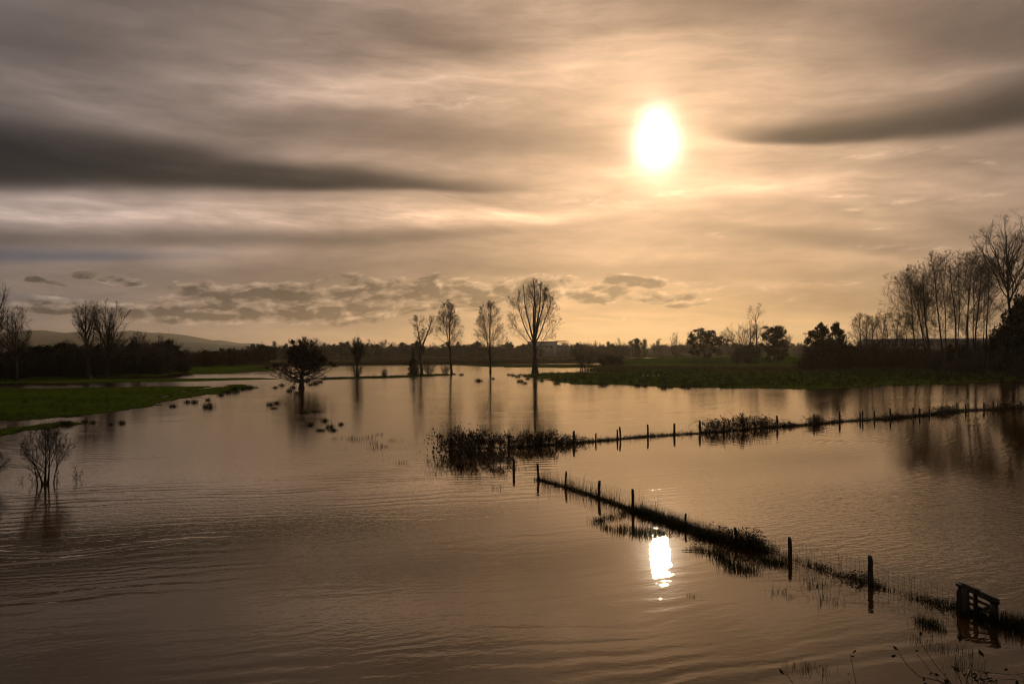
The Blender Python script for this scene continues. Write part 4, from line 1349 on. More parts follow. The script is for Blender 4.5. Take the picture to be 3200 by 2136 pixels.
for i, (x, y, tp) in enumerate(((2690, 1163, 990), (2722, 1166, 998), (2758, 1162, 985), (2790, 1167, 972), (2830, 1163, 990))):
    Ht = metres(x, y, tp)
    pr = profile([(0.15, 0.5), (0.35, 22 * k), (0.6, 34 * k), (0.85, 30 * k), (1.0, 14 * k)])
    parts, _ = bare_tree('alder_%d' % i, 140 + i, Ht, pr, 0.85, 0.20, 0.26, 40, (56, 24), 8, 6, 4, trop=0.045, wob=0.14, twig=0.012, limb_len=0.36, r_limb=0.22,
                         stems=[((0, 0, 0), (0.05, 0, 1), Ht * 0.85, 0.2), ((0.3, 0, 0), (-0.14, 0.05, 1), Ht * 0.8, 0.17)], lob=0.3)
    put('alder_tree', parts, x, y, ('twin-stemmed bare alder, outermost of the bare row', 'lower bare alder, second in the bare row', 'bare alder third in the row before the poplars',
                                    'tallest bare alder, close under the poplar clump', 'slanting bare alder at the foot of the poplars')[i], 'tree')
k = mpp(2950, 1168)
spec = ((2868, 1166, 852, -0.16, 68), (2915, 1170, 838, -0.13, 66), (2955, 1168, 806, -0.09, 66), (2990, 1170, 800, -0.03, 66), (3022, 1168, 802, 0.03, 66), (3048, 1172, 812, 0.08, 64), (3075, 1168, 822, 0.13, 60), (2905, 1166, 905, -0.24, 58))
for i, (x, y, tp, ln, wpx) in enumerate(spec):
    wpx *= 1.12
    Ht = metres(x, y, tp)
    pr = profile([(0.15, 0.8), (0.35, wpx * 0.62 * k), (0.6, wpx * 0.95 * k), (0.82, wpx * k), (0.94, wpx * 0.66 * k), (1.0, wpx * 0.3 * k)])
    parts, _ = bare_tree('clump_poplar_%d' % i, 160 + i, Ht, pr, 0.9, 0.36, 0.22, 60, (54, 26), 8, 6, 4, trop=0.045, wob=0.13, a2=(24, 55), twig=0.012, limb_len=0.42, r_limb=0.18,
                         stems=[((0, 0, 0), (ln, rw.uniform(-0.05, 0.05), 1), Ht * 0.93, 0.25), ((0, 0, Ht * 0.12), (ln + rw.choice([-0.13, 0.13]), 0.05, 1), Ht * 0.74, 0.14)], off=(ln, 0), lob=0.3)
    put('poplar_tree', parts, x, y, ('outermost poplar of the right-bank clump, leaning out over the alders', 'second poplar of the clump in from the alders, leaning', 'third poplar of the clump counted from the alders',
                                      'fourth poplar of the clump counted from the alders, upright', 'fifth poplar of the clump counted from the alders, upright', 'sixth poplar of the clump counted from the alders',
                                      'poplar of the clump closest to the tallest right-bank tree', 'shortest and most slanting poplar of the clump')[i], 'tree', group='poplars of the right-bank clump')
Ht = metres(3165, 1176, 674); k = mpp(3165, 1176)
pr = profile([(0.30, 0.8), (0.42, 60 * k), (0.6, 118 * k), (0.78, 122 * k), (0.9, 92 * k), (1.0, 40 * k)])
parts, _ = bare_tree('edge_tree', 181, Ht, pr, 0.66, 0.60, 0.46, 24, (62, 14), 14, 8, 4, trop=0.045, wob=0.20, a2=(24, 52), twig=0.012, limb_len=0.52, r_limb=0.28, lob=0.25)
put('bare_tree', parts, 3172, 1176, 'tallest tree on the right bank, bare rounded crown high on a straight trunk', 'tree')
for i, (x, y, tp, wx) in enumerate(((3180, 1186, 955, 0.52), (3135, 1184, 1020, 0.6), (3235, 1190, 930, 0.6))):
    s = metres(x, y, tp) / 10
    put('evergreen_tree', K_LEAF[0], x, y, ('dark evergreen at the foot of the tallest right-bank tree', 'lower dark evergreen leaning over the poplar stems', 'tall dark evergreen closing the right-hand wood')[i], 'tree',
        scale=(s * wx, s * wx, s), rotz=i * 2.0)
scatter_wood(rw, [(2500, 1166), (2800, 1169), (3200, 1180), (3330, 1181)], 34, KS, (18, 42), 'dark undergrowth bush beneath the right-bank trees', 'bush', 'undergrowth of the right bank', 'wood_bush', deepen=10)
scatter_wood(rw, [(2650, 1160), (2900, 1163), (3300, 1170)], 20, KS + KL[:1], (50, 90), 'taller dark bush between the right-bank trunks', 'bush', 'bushes between the right-bank trunks', 'wood_bush', deepen=25)

# ------------------------------------------------------------------ brambles
def bramble(name, seed, L, W, Hh, canes, leaves, leaf=0.05, stray=0.25, cane_r=0.006):
    """mound of arching canes, L long, W wide, Hh high"""
    rng = np.random.default_rng(seed)
    n = canes
    p = np.column_stack([rng.uniform(-L / 2, L / 2, n) * 0.85, rng.normal(0, W * 0.18, n), np.full(n, -0.15)])
    az_ = rng.uniform(0, 6.283, n)
    hh = Hh * rng.uniform(0.45, 1.0, n) * (1 - 0.45 * np.abs(p[:, 0] / (L / 2)) ** 2)
    reach = W * rng.uniform(0.25, 0.75, n)
    st = rng.uniform(0, 1, n) < stray
    hh = np.where(st, hh * 1.25, hh); reach = np.where(st, reach * 1.4, reach)
    K = 10
    tt = np.linspace(0, 1, K + 1)
    out = np.stack([np.cos(az_), np.sin(az_) * 0.7, 0 * az_], 1)
    pts = p[:, None, :] + out[:, None, :] * (reach[:, None] * tt[None] ** 1.3)[:, :, None]
    fall = rng.uniform(0.35, 1.0, n)
    zz = np.sin(np.minimum(tt[None] * math.pi * (0.55 + 0.4 * fall[:, None]), math.pi))
    pts[:, :, 2] += hh[:, None] * zz
    pts[:, 1:] += rng.normal(0, 0.02, pts[:, 1:].shape)
    mb = MB(); mb.tubes(pts, cane_r, cane_r * 0.4, 3)
    # side shoots
    m = n * 3
    idx = np.repeat(np.arange(n), 3)
    q, d = along(pts, idx, rng.uniform(0.2, 1, m))
    s2 = grow(rng, q, side_dirs(rng, d, np.radians(rng.uniform(30, 80, m))), Hh * rng.uniform(0.12, 0.35, m), 4, -0.03, 0.25)
    mb.tubes(s2, cane_r * 0.6, cane_r * 0.3, 3)
    lf = MB()
    allp = np.concatenate([pts[:, 2:].reshape(-1, 3), s2.reshape(-1, 3)])
    c = allp[rng.integers(0, len(allp), leaves)] + rng.normal(0, leaf * 1.2, (leaves, 3))
    c[:, 2] = np.maximum(c[:, 2], 0.02)
    lf.leaves(rng, c, leaf)
    return [('canes', mb.mesh(name + '_canes', 'cane')), ('foliage', lf.mesh(name + '_leaves', 'bramble_leaf'))]


BR = [bramble('bramble_%d' % i, 200 + i, 3.0, 1.6, 1.0, 100, 1500, 0.05) for i in range(3)]
BR_LOW = bramble('bramble_low', 210, 3.0, 1.3, 0.6, 80, 1000, 0.045)


def seg_dir(line, px):
    xs = [p[0] for p in line]
    i = int(np.clip(np.searchsorted(xs, px) - 1, 0, len(line) - 2))
    a = gp(*line[i]); b = gp(*line[i + 1])
    return math.atan2(b[1] - a[1], b[0] - a[0])


F1PX = [(1385, 1408), (1500, 1400), (1600, 1398), (1793, 1385), (1861, 1378), (1935, 1371), (2024, 1363), (2107, 1358), (2188, 1353),
        (2263, 1347), (2320, 1342), (2430, 1333), (2544, 1326), (2624, 1317), (2690, 1313), (2783, 1307), (2860, 1300), (3018, 1282), (3100, 1279), (3300, 1268)]


def on_f1(px):
    return px, float(np.interp(px, [p[0] for p in F1PX], [p[1] for p in F1PX]))


for i, (px, dy, kind, s, lab) in enumerate((
        (1425, 4, BR[0], (1.05, 1.25, 1.85), 'high bramble mound at the corner end of the long fence'),
        (1500, 0, BR[1], (0.95, 1.00, 1.44), 'bramble thicket next to the corner mound on the long fence'),
        (1570, 0, BR[2], (0.95, 1.00, 1.19), 'middle of the bramble thicket on the long fence, lower than its neighbours'),
        (1640, 0, BR[0], (1.00, 1.00, 1.31), 'bramble thicket with one cane standing up, on the long fence'),
        (1715, 0, BR[1], (1.00, 0.90, 1.19), 'bramble thicket tailing off towards the leaning posts'),
        (1785, 0, BR[2], (0.8, 0.8, 0.75), 'last arching brambles of the thicket, beside a tall post'),
        (2240, 0, BR[1], (1.00, 1.10, 1.19), 'second bramble hedge on the long fence, its near end'),
        (2310, 0, BR[0], (1.10, 1.10, 1.50), 'second bramble hedge on the long fence, its high middle'),
        (2385, 0, BR[2], (1.00, 1.00, 1.12), 'second bramble hedge on the long fence, its far low end'),
        (2450, 0, BR_LOW, (1.0, 1.0, 0.9), 'short low bramble beyond the second hedge'),
        (2545, 0, BR[0], (0.7, 0.8, 0.95), 'small bramble heap round a pair of fence posts'),
        (2790, 0, BR_LOW, (1.3, 1.0, 1.0), 'low dark bramble patch on the far stretch of the long fence'),
        (2960, 0, BR[1], (1.8, 1.0, 0.85), 'long dark bramble bank near the far end of the fence'),
        (3160, 0, BR_LOW, (2.2, 1.0, 1.0), 'last low brambles where the long fence meets the wood'))):
    x, y = on_f1(px)
    p = gp(x, y + dy)
    thing('bramble_bush', kind, lab, 'bramble', (p[0], p[1], max(hz(p), 0.0)), seg_dir(F1PX, px), s)
for px, py, s, lab in ((1470, 1436, (0.95, 1.3, 1.25), 'dark bramble clump pushing out into the water before the corner mound'),
                       (1562, 1452, (0.62, 1.0, 0.75), 'rounded bramble clump in the water beside the lone post')):
    p = gp(px, py)
    thing('bramble_bush', BR[1], lab, 'bramble', (p[0], p[1], 0.0), 0.3, s)
# by the sun's reflection and along the wire fence
F2PX = [(1680, 1497), (1766, 1521), (1871, 1556), (1978, 1594), (2130, 1643), (2260, 1692), (2400, 1722), (2468, 1746), (2720, 1826), (2998, 1905), (3115, 1948)]


def on_f2(px):
    return px, float(np.interp(px, [p[0] for p in F2PX], [p[1] for p in F2PX]))


br_s = bramble('bramble_small', 220, 1.6, 0.9, 0.62, 70, 1500, 0.026, 0.3, 0.004)
br_t = bramble('bramble_spray', 222, 0.9, 0.5, 0.34, 22, 260, 0.026, 0.4, 0.004)
for px, kind, s, rz, lab in ((2290, br_s, (1.15, 1.2, 1.25), 0.0, 'high bramble tangle on the fence bank beyond the sun glint'),
                             (2345, br_s, (0.9, 1.0, 1.1), 2.0, 'dark end of the bramble tangle nearest the knotted posts'),
                             (2215, br_s, (1.0, 0.9, 0.62), 1.0, 'low brambles beside the sun glint'),
                             (2145, br_s, (0.9, 0.8, 0.50), 3.4, 'thin brambles on the grassy fence bank'),
                             (2560, br_t, 0.9, 0.0, 'small bramble spray caught in the wire between the two near posts'),
                             (2640, br_t, 0.75, 1.0, 'tiny bramble knot in the wire before the thick post'),
                             (2690, br_t, 1.25, 2.0, 'dark bramble clump against the thick crooked post'),
                             (2745, br_t, 0.7, 2.6, 'bramble tip just past the thick crooked post'),
                             (2895, br_t, 0.75, 0.4, 'leafy twig hanging in the wire halfway to the gate'),
                             (2970, br_t, 1.1, 0.9, 'bramble tangle caught in the wire against the gate')):
    p = gp(*on_f2(px))
    thing('bramble_bush', kind, lab, 'bramble', (p[0], p[1], max(hz(p), 0.0)), seg_dir(F2PX, px) + rz, s)


# ------------------------------------------------------------------ fences
rp = np.random.default_rng(300)


def post_mesh(name, h, r, seed, crook=0.0):
    """split timber post: uneven section, slanting top"""
    rng = np.random.default_rng(seed)
    K, S = 9, 8
    zs = np.linspace(-0.6, h, K)
    cx_ = np.cumsum(rng.normal(0, crook, K)); cy_ = np.cumsum(rng.normal(0, crook, K))
    cx_ -= cx_[3]; cy_ -= cy_[3]
    th = np.arange(S) * 2 * math.pi / S
    sec = 1 + rng.uniform(-0.18, 0.18, S)
    v = []
    for i in range(K):
        rr_ = r * (1.06 - 0.12 * i / K) * (1 + rng.uniform(-0.07, 0.07, S)) * sec
        if i == K - 1:
            rr_ = rr_ * 0.9
        row = np.stack([cx_[i] + np.cos(th) * rr_, cy_[i] + np.sin(th) * rr_, np.full(S, zs[i])], 1)
        if i == K - 1:
            row[:, 2] += np.cos(th + rng.uniform(0, 6)) * r * 0.45
        v.append(row)
    mb = MB()
    i = np.arange(K - 1)[:, None] * S; s = np.arange(S)[None]
    mb.add(np.concatenate(v), np.stack([i + s, i + (s + 1) % S, i + S + (s + 1) % S, i + S + s], -1).reshape(-1, 4))
    c = mb.n
    mb.v.append(np.mean(v[-1], 0)[None]); mb.n += 1
    b = (K - 1) * S
    mb.t.append(np.array([[b + j, b + (j + 1) % S, c] for j in range(S)]))
    return mb.mesh(name, 'wood', False)


def fence(name, posts, label, r, line_heights, wire_r, net=0.0, sag=0.03, skip=(), crook=0.004):
    """posts: (px, py_water, height m, lean_x, radius factor); net: spacing of the upright wires, 0 for none"""
    root = link(name, None)
    tag(root, label, 'fence')
    pts = []
    for i, (px, py, h, ln, rf) in enumerate(posts):
        p = gp(px, py)
        o = link('post', post_mesh('fence_post', h, r * rf, 400 + i + int(px), crook), root, (p[0], p[1], 0.0))
        o.rotation_euler = (rp.uniform(-0.03, 0.03), ln, rp.uniform(0, 6))
        if ln: o.rotation_euler = (0, ln, 0)
        pts.append((p, h))
    for i in range(len(pts) - 1):
        if i in skip:
            continue
        (a, ha), (b, hb) = pts[i], pts[i + 1]
        L = np.linalg.norm(b - a)
        K = max(4, int(L / 0.5))
        tt = np.linspace(0, 1, K + 1)
        rows = []
        for lh in line_heights:
            z = (lh * ha * (1 - tt) + lh * hb * tt) - sag * 4 * tt * (1 - tt) * (0.6 + 0.8 * rp.uniform())
            q = a[None] * (1 - tt)[:, None] + b[None] * tt[:, None]
            q = q.copy(); q[:, 2] = z + rp.normal(0, 0.006, K + 1)
            rows.append(q)
        mb = MB()
        mb.tubes(np.stack(rows), wire_r, wire_r, 3)
        if net:
            n = int(L / net)
            f = (np.arange(n) + 0.5) / n
            top = np.stack([np.interp(f, tt, rows[0][:, j]) for j in range(3)], 1)
            bot = np.stack([np.interp(f, tt, rows[-1][:, j]) for j in range(3)], 1)
            bot[:, :2] += rp.normal(0, 0.012, (n, 2))
            mid = (top + bot) / 2 + rp.normal(0, 0.01, (n, 3))
            mb.tubes(np.stack([top, mid, bot], 1), wire_r * 0.8, wire_r * 0.8, 3)
        link('wire_net' if net else 'wire', mb.mesh('fence_wire', 'wire'), root)
    return root


def ph(px, pyb, pyt):
    return metres(px, pyb, pyt)


near_posts = [(1682, 1497, ph(1682, 1497, 1447), -0.03, 1.0), (1767, 1520, ph(1767, 1520, 1473), 0.05, 0.95), (1871, 1555, ph(1871, 1555, 1501), 0.09, 1.1),
              (1978, 1593, ph(1978, 1593, 1529), 0.0, 0.95), (2140, 1648, 0.55, 0.05, 0.7), (2300, 1700, 0.6, -0.04, 0.8), (2469, 1745, ph(2469, 1745, 1679), 0.0, 1.0), (2721, 1825, ph(2721, 1825, 1739), -0.01, 1.25), (2994, 1904, 0.55, 0.0, 0.7)]
fence('wire_fence', near_posts, 'near wire netting fence on rough posts, running through the water to the gate', 0.062, (0.88, 0.72, 0.56, 0.42, 0.28, 0.14, 0.02), 0.0048, net=0.16, crook=0.008)
p = gp(1605, 1475)
o = link('fence_post', post_mesh('lone_post', ph(1605, 1475, 1433), 0.07, 77, 0.01), None, (p[0], p[1], 0.0))
tag(o, 'lone crooked post standing in the water beside the bramble clump', 'post')
long_posts = []
for px, pt, pb, ln, rf in ((1408, 1366, 1408, 0.0, 1.7), (1497, 1358, 1402, 0.02, 1.1), (1590, 1358, 1400, 0.03, 1.0), (1688, 1364, 1393, 0, 0.9), (1738, 1366, 1389, -0.06, 0.9), (1793, 1346, 1386, 0.01, 1.1),
                           (1862, 1353, 1379, 0.0, 0.8), (1929, 1342, 1373, 0.0, 1.0), (1939, 1334, 1371, -0.04, 1.0), (2025, 1326, 1363, -0.05, 1.1), (2107, 1323, 1358, 0.0, 1.1), (2188, 1313, 1353, 0.0, 1.1),
                           (2263, 1317, 1348, 0.02, 1.0), (2320, 1307, 1343, 0.06, 1.1), (2430, 1298, 1334, -0.05, 1.1), (2544, 1293, 1326, 0.0, 1.0), (2559, 1296, 1324, 0.0, 0.9), (2624, 1285, 1318, 0.0, 1.2), (2688, 1288, 1314, 0.0, 1.1),
                           (2695, 1283, 1313, 0.05, 1.0), (2733, 1283, 1311, 0.0, 0.9), (2783, 1276, 1308, -0.05, 1.1), (2854, 1274, 1301, 0.0, 1.0), (2873, 1274, 1299, 0.0, 1.2), (2906, 1276, 1296, -0.08, 1.0), (3018, 1260, 1283, -0.06, 1.0), (3076, 1259, 1281, -0.06, 1.1), (3104, 1252, 1279, 0.03, 1.2), (3118, 1256, 1278, 0, 0.8), (3190, 1252, 1275, 0, 0.9), (3260, 1248, 1271, 0, 0.9)):
    long_posts.append((px, pb, ph(px, pb, pt), ln, rf))
fence('post_fence', long_posts, 'long weathered post fence with slack wire, overgrown with brambles, crossing the flood', 0.075, (0.9, 0.62, 0.36), 0.005, crook=0.006)
fence('field_fence', [(x, y, 1.15, 0, 1.0) for x, y in ((2869, 1182), (2968, 1184), (2998, 1185), (3027, 1185), (3056, 1186), (3084, 1186), (3125, 1187))],
      'small field fence on the meadow before the right-hand wood', 0.07, (0.9, 0.5), 0.006)

# gate: tilted timber hurdle standing in the water
a = gp(2997, 1904); b = gp(3113, 1946)
b = a + (b - a) * 1.0
rg = np.random.default_rng(8)
gate = link('timber_gate', None, None, tuple(a))
tag(gate, 'dark broken timber gate tilted in the water at the end of the wire fence', 'gate')


def gate_part(name, p, q, w_, h_, up=(0, 0, 1)):
    mb = MB(); mb.beam(np.array(p) - a, np.array(q) - a, w_, h_, up, rg, 0.08)
    return link(name, mb.mesh('gate_' + name, 'wood'), gate)


d = (b - a); Lg = np.linalg.norm(d); dn = d / Lg
zl, zr = 0.655, 0.50


def gpt(f, z, o=0.0):
    n = np.array([-dn[1], dn[0], 0])
    return a + d * f + n * o + np.array([0, 0, z])


for f, wd, zt, off in ((0.03, 0.085, zl, 0), (0.22, 0.17, zl - 0.015, -0.03), (0.46, 0.085, 0.58, 0), (0.95, 0.20, zr, 0)):
    gate_part('stile', gpt(f, -0.5, off), gpt(f, zt, off), wd, 0.07, up=tuple(np.array([-dn[1], dn[0], 0])))
for zz in (0.44, 0.28, 0.12):
    gate_part('rail', gpt(0.0, zz + 0.01, 0.045), gpt(1.0, zz - 0.10, 0.045), 0.035, 0.065)
gate_part('top_rail', gpt(-0.04, zl + 0.02), gpt(1.06, zr + 0.02), 0.12, 0.085)
gate_part('cap_board', gpt(0.0, zl + 0.085, 0.03), gpt(0.55, (zl + zr) / 2 + 0.085, 0.03), 0.15, 0.028)
gate_part('cap_board', gpt(0.50, (zl + zr) / 2 + 0.09, 0.05), gpt(1.03, zr + 0.08, 0.05), 0.13, 0.028)
gate_part('brace', gpt(0.25, 0.02, 0.08), gpt(0.95, 0.40, 0.08), 0.03, 0.08)


# ------------------------------------------------------------------ grasses
def tuft_mesh(name, seed, n, R, h, w_, mat, lean=0.3, ry=1.0):
    rng = np.random.default_rng(seed)
    p = np.column_stack([rng.normal(0, R * 0.5, n), rng.normal(0, R * 0.5 * ry, n), np.full(n, -0.05)])
    mb = MB(); mb.blades(rng, p, h * rng.uniform(0.45, 1.1, n), w_, lean)
    return mb.mesh(name, mat)


T_SEDGE = [tuft_mesh('sedge_tuft_%d' % i, 500 + i, 170, 0.62, 0.40, 0.008, 'sedge', 0.28, 0.6) for i in range(3)]
T_SPARSE = [tuft_mesh('sparse_reed_%d' % i, 510 + i, 34, 0.55, 0.30, 0.006, 'sedge', 0.30, 0.6) for i in range(3)]
T_TUSS = [tuft_mesh('tussock_%d' % i, 520 + i, 120, 0.40, 0.50, 0.013, 'sedge', 0.32) for i in range(3)]


def tuft(meshes, name, spots, label, group, cat='grass tuft'):
    for i, (px, py, s) in enumerate(spots):
        p = gp(px, py)
        sc = s if not np.isscalar(s) else (s, s, s)
        o = link(name, meshes[i % len(meshes)], None, (p[0], p[1], max(hz(p), 0.0)), rp.uniform(0, 6.28), sc)
        tag(o, label, cat, group)


tuft(T_SEDGE, 'sedge_tuft', [(1870, 1628, 0.8), (1905, 1618, 0.8), (1950, 1606, 0.75), (1895, 1650, 0.7), (1945, 1655, 0.9), (1985, 1664, 0.95), (2015, 1668, 0.9), (2045, 1660, 0.75), (2070, 1668, 0.7)],
     'sedge tuft in the shallow water left of the grassy fence bank', 'sedge beside the fence bank')
tuft(T_SEDGE, 'sedge_tuft', [(2215, 1725, 0.75), (2250, 1742, 0.9), (2285, 1760, 0.95), (2315, 1775, 0.95), (2335, 1785, 0.7), (2390, 1752, 0.8), (2420, 1758, 0.8), (2445, 1765, 0.7), (2180, 1715, 0.6)],
     'dark sedge tuft standing in the water below the bramble tangle', 'sedge below the bramble tangle')
tuft(T_SPARSE, 'reed_tuft', [(2430, 1845, 0.9), (2455, 1862, 0.7), (2530, 1825, 1.1), (2555, 1835, 1.0), (2570, 1868, 1.0), (2610, 1878, 0.8), (2160, 1860, 0.5), (2370, 1795, 0.6), (2510, 2085, 0.8), (2555, 2095, 0.9), (2990, 2080, 0.8), (3030, 2088, 0.8), (2920, 2020, 0.8), (2880, 2000, 0.8), (2960, 2030, 0.7), (3020, 2035, 0.8)],
     'few thin reed stems poking out of open water near the fence', 'sparse reeds in the near water', 'reeds')
tuft(T_SEDGE, 'sedge_tuft', [(2880, 1945, 0.62), (2910, 1950, 0.62), (2925, 1962, 0.5)], 'upright sedge tuft in the water left of the broken gate', 'sedge left of the gate')
tuft(T_TUSS, 'grass_tussock', [(3010, 1925, (0.35, 0.35, 0.5)), (3050, 1932, (0.5, 0.5, 0.7)), (3085, 1945, (0.5, 0.5, 0.8)), (3120, 1952, (0.55, 0.55, 0.9)), (3150, 1962, (0.55, 0.55, 0.9)), (3185, 1970, (0.55, 0.55, 0.9)), (3225, 1980, (0.6, 0.6, 0.9)), (3140, 1940, (0.5, 0.5, 0.75)), (3180, 1950, (0.5, 0.5, 0.8)), (3070, 1925, (0.4, 0.4, 0.6))],
     'rank dark grass tussock crowding the broken gate', 'tussocks at the gate')
tuft(T_TUSS, 'grass_tussock', [(845, 1265, 1.2), (865, 1260, 1.0), (855, 1276, (1.2, 1.2, 0.5)), (970, 1328, 0.9), (1015, 1315, 0.9), (1030, 1335, 1.0), (950, 1288, (1.5, 1.2, 0.4)), (985, 1285, (1.4, 1.2, 0.35)), (1065, 1326, 0.7), (1000, 1345, (1.0, 1.0, 0.6)), (1040, 1345, (1.0, 1.0, 0.6))],
     'dark tussock of flooded grass in the open water before the oak', 'tussocks in the open water')
tuft(T_SPARSE, 'reed_tuft', [(1100, 1370, 1.6), (1120, 1374, 1.6), (1160, 1366, 1.5), (1170, 1385, 1.5), (1230, 1376, 1.2), (1180, 1400, 1.5), (1200, 1396, 1.3), (1050, 1370, 1.1), (1260, 1445, 1.2), (1350, 1440, 1.2), (1365, 1455, 1.1), (1350, 1480, 1.2), (1555, 1525, 1.0), (1620, 1465, 1.1), (1380, 1395, 1.0), (1185, 1357, 1.1)],
     'wispy reed tuft in the flood between oak and brambles', 'wispy reeds in the open water', 'reeds')
tuft(T_TUSS, 'grass_tussock', [(541, 1270, (1.2, 1.2, 1)), (585, 1257, 1.1), (608, 1257, 1.3), (652, 1272, 1.9), (710, 1228, 1.6), (690, 1235, 1.3), (735, 1222, 2.2), (760, 1217, 1.7), (780, 1215, 1.5), (650, 1250, 1.0)],
     'dark grass clump in the water off the left meadow point', 'clumps off the left meadow')
tuft(T_TUSS, 'grass_tussock', [(1495, 1191, 2.0), (1540, 1184, 1.2), (1618, 1178, 1.8), (1625, 1193, 1.8), (1640, 1198, 1.3), (1742, 1198, 2.0), (1692, 1190, 1.6), (1882, 1206, 1.7), (1992, 1207, 1.6), (2075, 1214, 1.6), (2015, 1208, 1.2), (2095, 1211, 1.2), (2132, 1211, 1.2), (2150, 1212, 1.7), (1590, 1172, 1.4), (1605, 1174, 1.5), (1650, 1184, 1.6), (1442, 1172, 1.7), (1420, 1170, 1.2)],
     'dark tussock at the wet edge of the right meadow', 'tussocks along the right meadow edge')
tuft(T_TUSS, 'grass_tussock', [(880, 1205, 1.6), (915, 1212, 1.6), (985, 1200, 2.2), (1000, 1195, 1.8), (970, 1203, 1.4), (905, 1222, 1.4), (930, 1228, 1.2), (860, 1212, 1.2)],
     'dark tussock in the shallows round the oak trunk', 'tussocks round the oak')
tuft(T_TUSS, 'grass_tussock', [(200, 1328, 1.1), (215, 1326, 1.0), (265, 1318, 0.8), (380, 1322, 0.9), (290, 1320, 0.7), (345, 1326, 0.6)],
     'low dark clump on the thin grass strip beside the left meadow', 'clumps on the left strip')


def scatter_grass(name, n, sampler, h, w_, mat, label, per=5, R=0.12, lean=0.5, seed=0, zmin=0.02):
    rng = np.random.default_rng(seed)
    P = sampler(rng, n)
    z = height(P)
    ok = z > zmin
    z = np.maximum(z, 0.0)
    P = P[ok]; z = z[ok]
    c = np.repeat(np.column_stack([P, z - 0.03]), per, 0)
    c[:, :2] += rng.normal(0, R, (len(c), 2))
    hh = h * np.repeat(rng.lognormal(0, 0.45, len(P)), per) * rng.uniform(0.5, 1.1, len(c))
    mb = MB(); mb.blades(rng, c, hh, w_, lean)
    o = link(name, mb.mesh(name, mat))
    tag(o, label, kind='stuff')
    return o


def in_px(x0, x1, y0, y1):
    def f(rng, n):
        d0 = gp(1600, y0)[1]; d1 = gp(1600, y1)[1]
        dd = np.exp(rng.uniform(math.log(d1), math.log(d0), n))
        xx = rng.uniform(x0, x1, n)
        return np.column_stack([(xx - CX) / F * dd, dd])
    return f


def along_line(line, width):
    seg = np.linalg.norm(np.diff(line, axis=0), axis=1); cum_ = np.concatenate([[0], np.cumsum(seg)])
    def f(rng, n):
        s = rng.uniform(0, cum_[-1], n)
        P = np.column_stack([np.interp(s, cum_, line[:, 0]), np.interp(s, cum_, line[:, 1])])
        return P + rng.normal(0, width, P.shape)
    return f


scatter_grass('meadow_grass', 17000, in_px(1560, 3400, 1160, 1222), 0.22, 0.022, 'grass', 'short rough grass over the right-hand meadow', 5, 0.25, 0.6, 1)
scatter_grass('meadow_grass', 20000, in_px(-200, 900, 1180, 1372), 0.16, 0.014, 'grass', 'short grass over the left-hand meadow', 5, 0.2, 0.6, 2)
scatter_grass('sun_tinted_levee_grass', 9000, in_px(1960, 2560, 1120, 1160), 0.30, 0.03, 'sun_tinted_levee_grass', 'coarse grass on the levee slope, sunlight painted into its colour', 5, 0.3, 0.6, 3, 0.8)
scatter_grass('rough_grass', 4200, in_px(1560, 3300, 1164, 1218), 0.6, 0.030, 'sedge', 'darker rush tufts scattered over the right-hand meadow', 9, 0.22, 0.5, 4)
scatter_grass('rough_grass', 1500, in_px(-100, 850, 1205, 1330), 0.30, 0.016, 'sedge', 'darker tufts scattered over the left-hand meadow', 8, 0.18, 0.5, 5)
scatter_grass('bank_scrub', 5200, along_line(G2([(1830, 1156), (2000, 1159), (2500, 1164), (3000, 1171), (3300, 1175)]), 4.0), 0.9, 0.03, 'dead_grass', 'reddish brown dead scrub along the foot of the levee', 7, 0.5, 0.7, 6)
scatter_grass('bank_scrub', 4200, along_line(G2([(770, 1141), (1250, 1136), (1760, 1131.5), (1960, 1128.5)]), 5.0), 1.2, 0.05, 'dead_grass', 'dark scrub on the low bank across the far water', 7, 0.6, 0.7, 7, -9)
scatter_grass('bank_scrub', 900, along_line(G2([(1000, 1184), (1130, 1180), (1250, 1177), (1410, 1170)]), 0.7), 0.4, 0.02, 'sedge', 'low sedge along the submerged bank under the willows', 8, 0.25, 0.6, 8, -9)
# the two fence banks
scatter_grass('bank_grass', 1700, along_line(F2_LINE[:5], 0.11), 0.10, 0.006, 'sedge', 'matted grass on the near fence bank', 8, 0.06, 0.7, 9, -9)
scatter_grass('bank_grass', 420, along_line(F2_LINE[:5], 0.10), 0.44, 0.0050, 'dead_grass', 'tall dead stems on the near fence bank', 5, 0.08, 0.22, 10, -9)
scatter_grass('bank_grass', 1400, along_line(F2_LINE[3:], 0.2), 0.26, 0.006, 'sedge', 'rough grass round the bramble tangle on the near fence bank', 8, 0.07, 0.5, 11, -9)
scatter_grass('bank_grass', 260, along_line(F2_LINE_B[:4], 0.14), 0.22, 0.004, 'sedge', 'thin stems standing along the flooded end of the near fence', 4, 0.06, 0.35, 12, -9)
scatter_grass('bank_grass', 3600, along_line(F1_LINE[2:-1], 0.22), 0.24, 0.009, 'sedge', 'matted grass along the foot of the long post fence', 7, 0.10, 0.6, 13, -9)

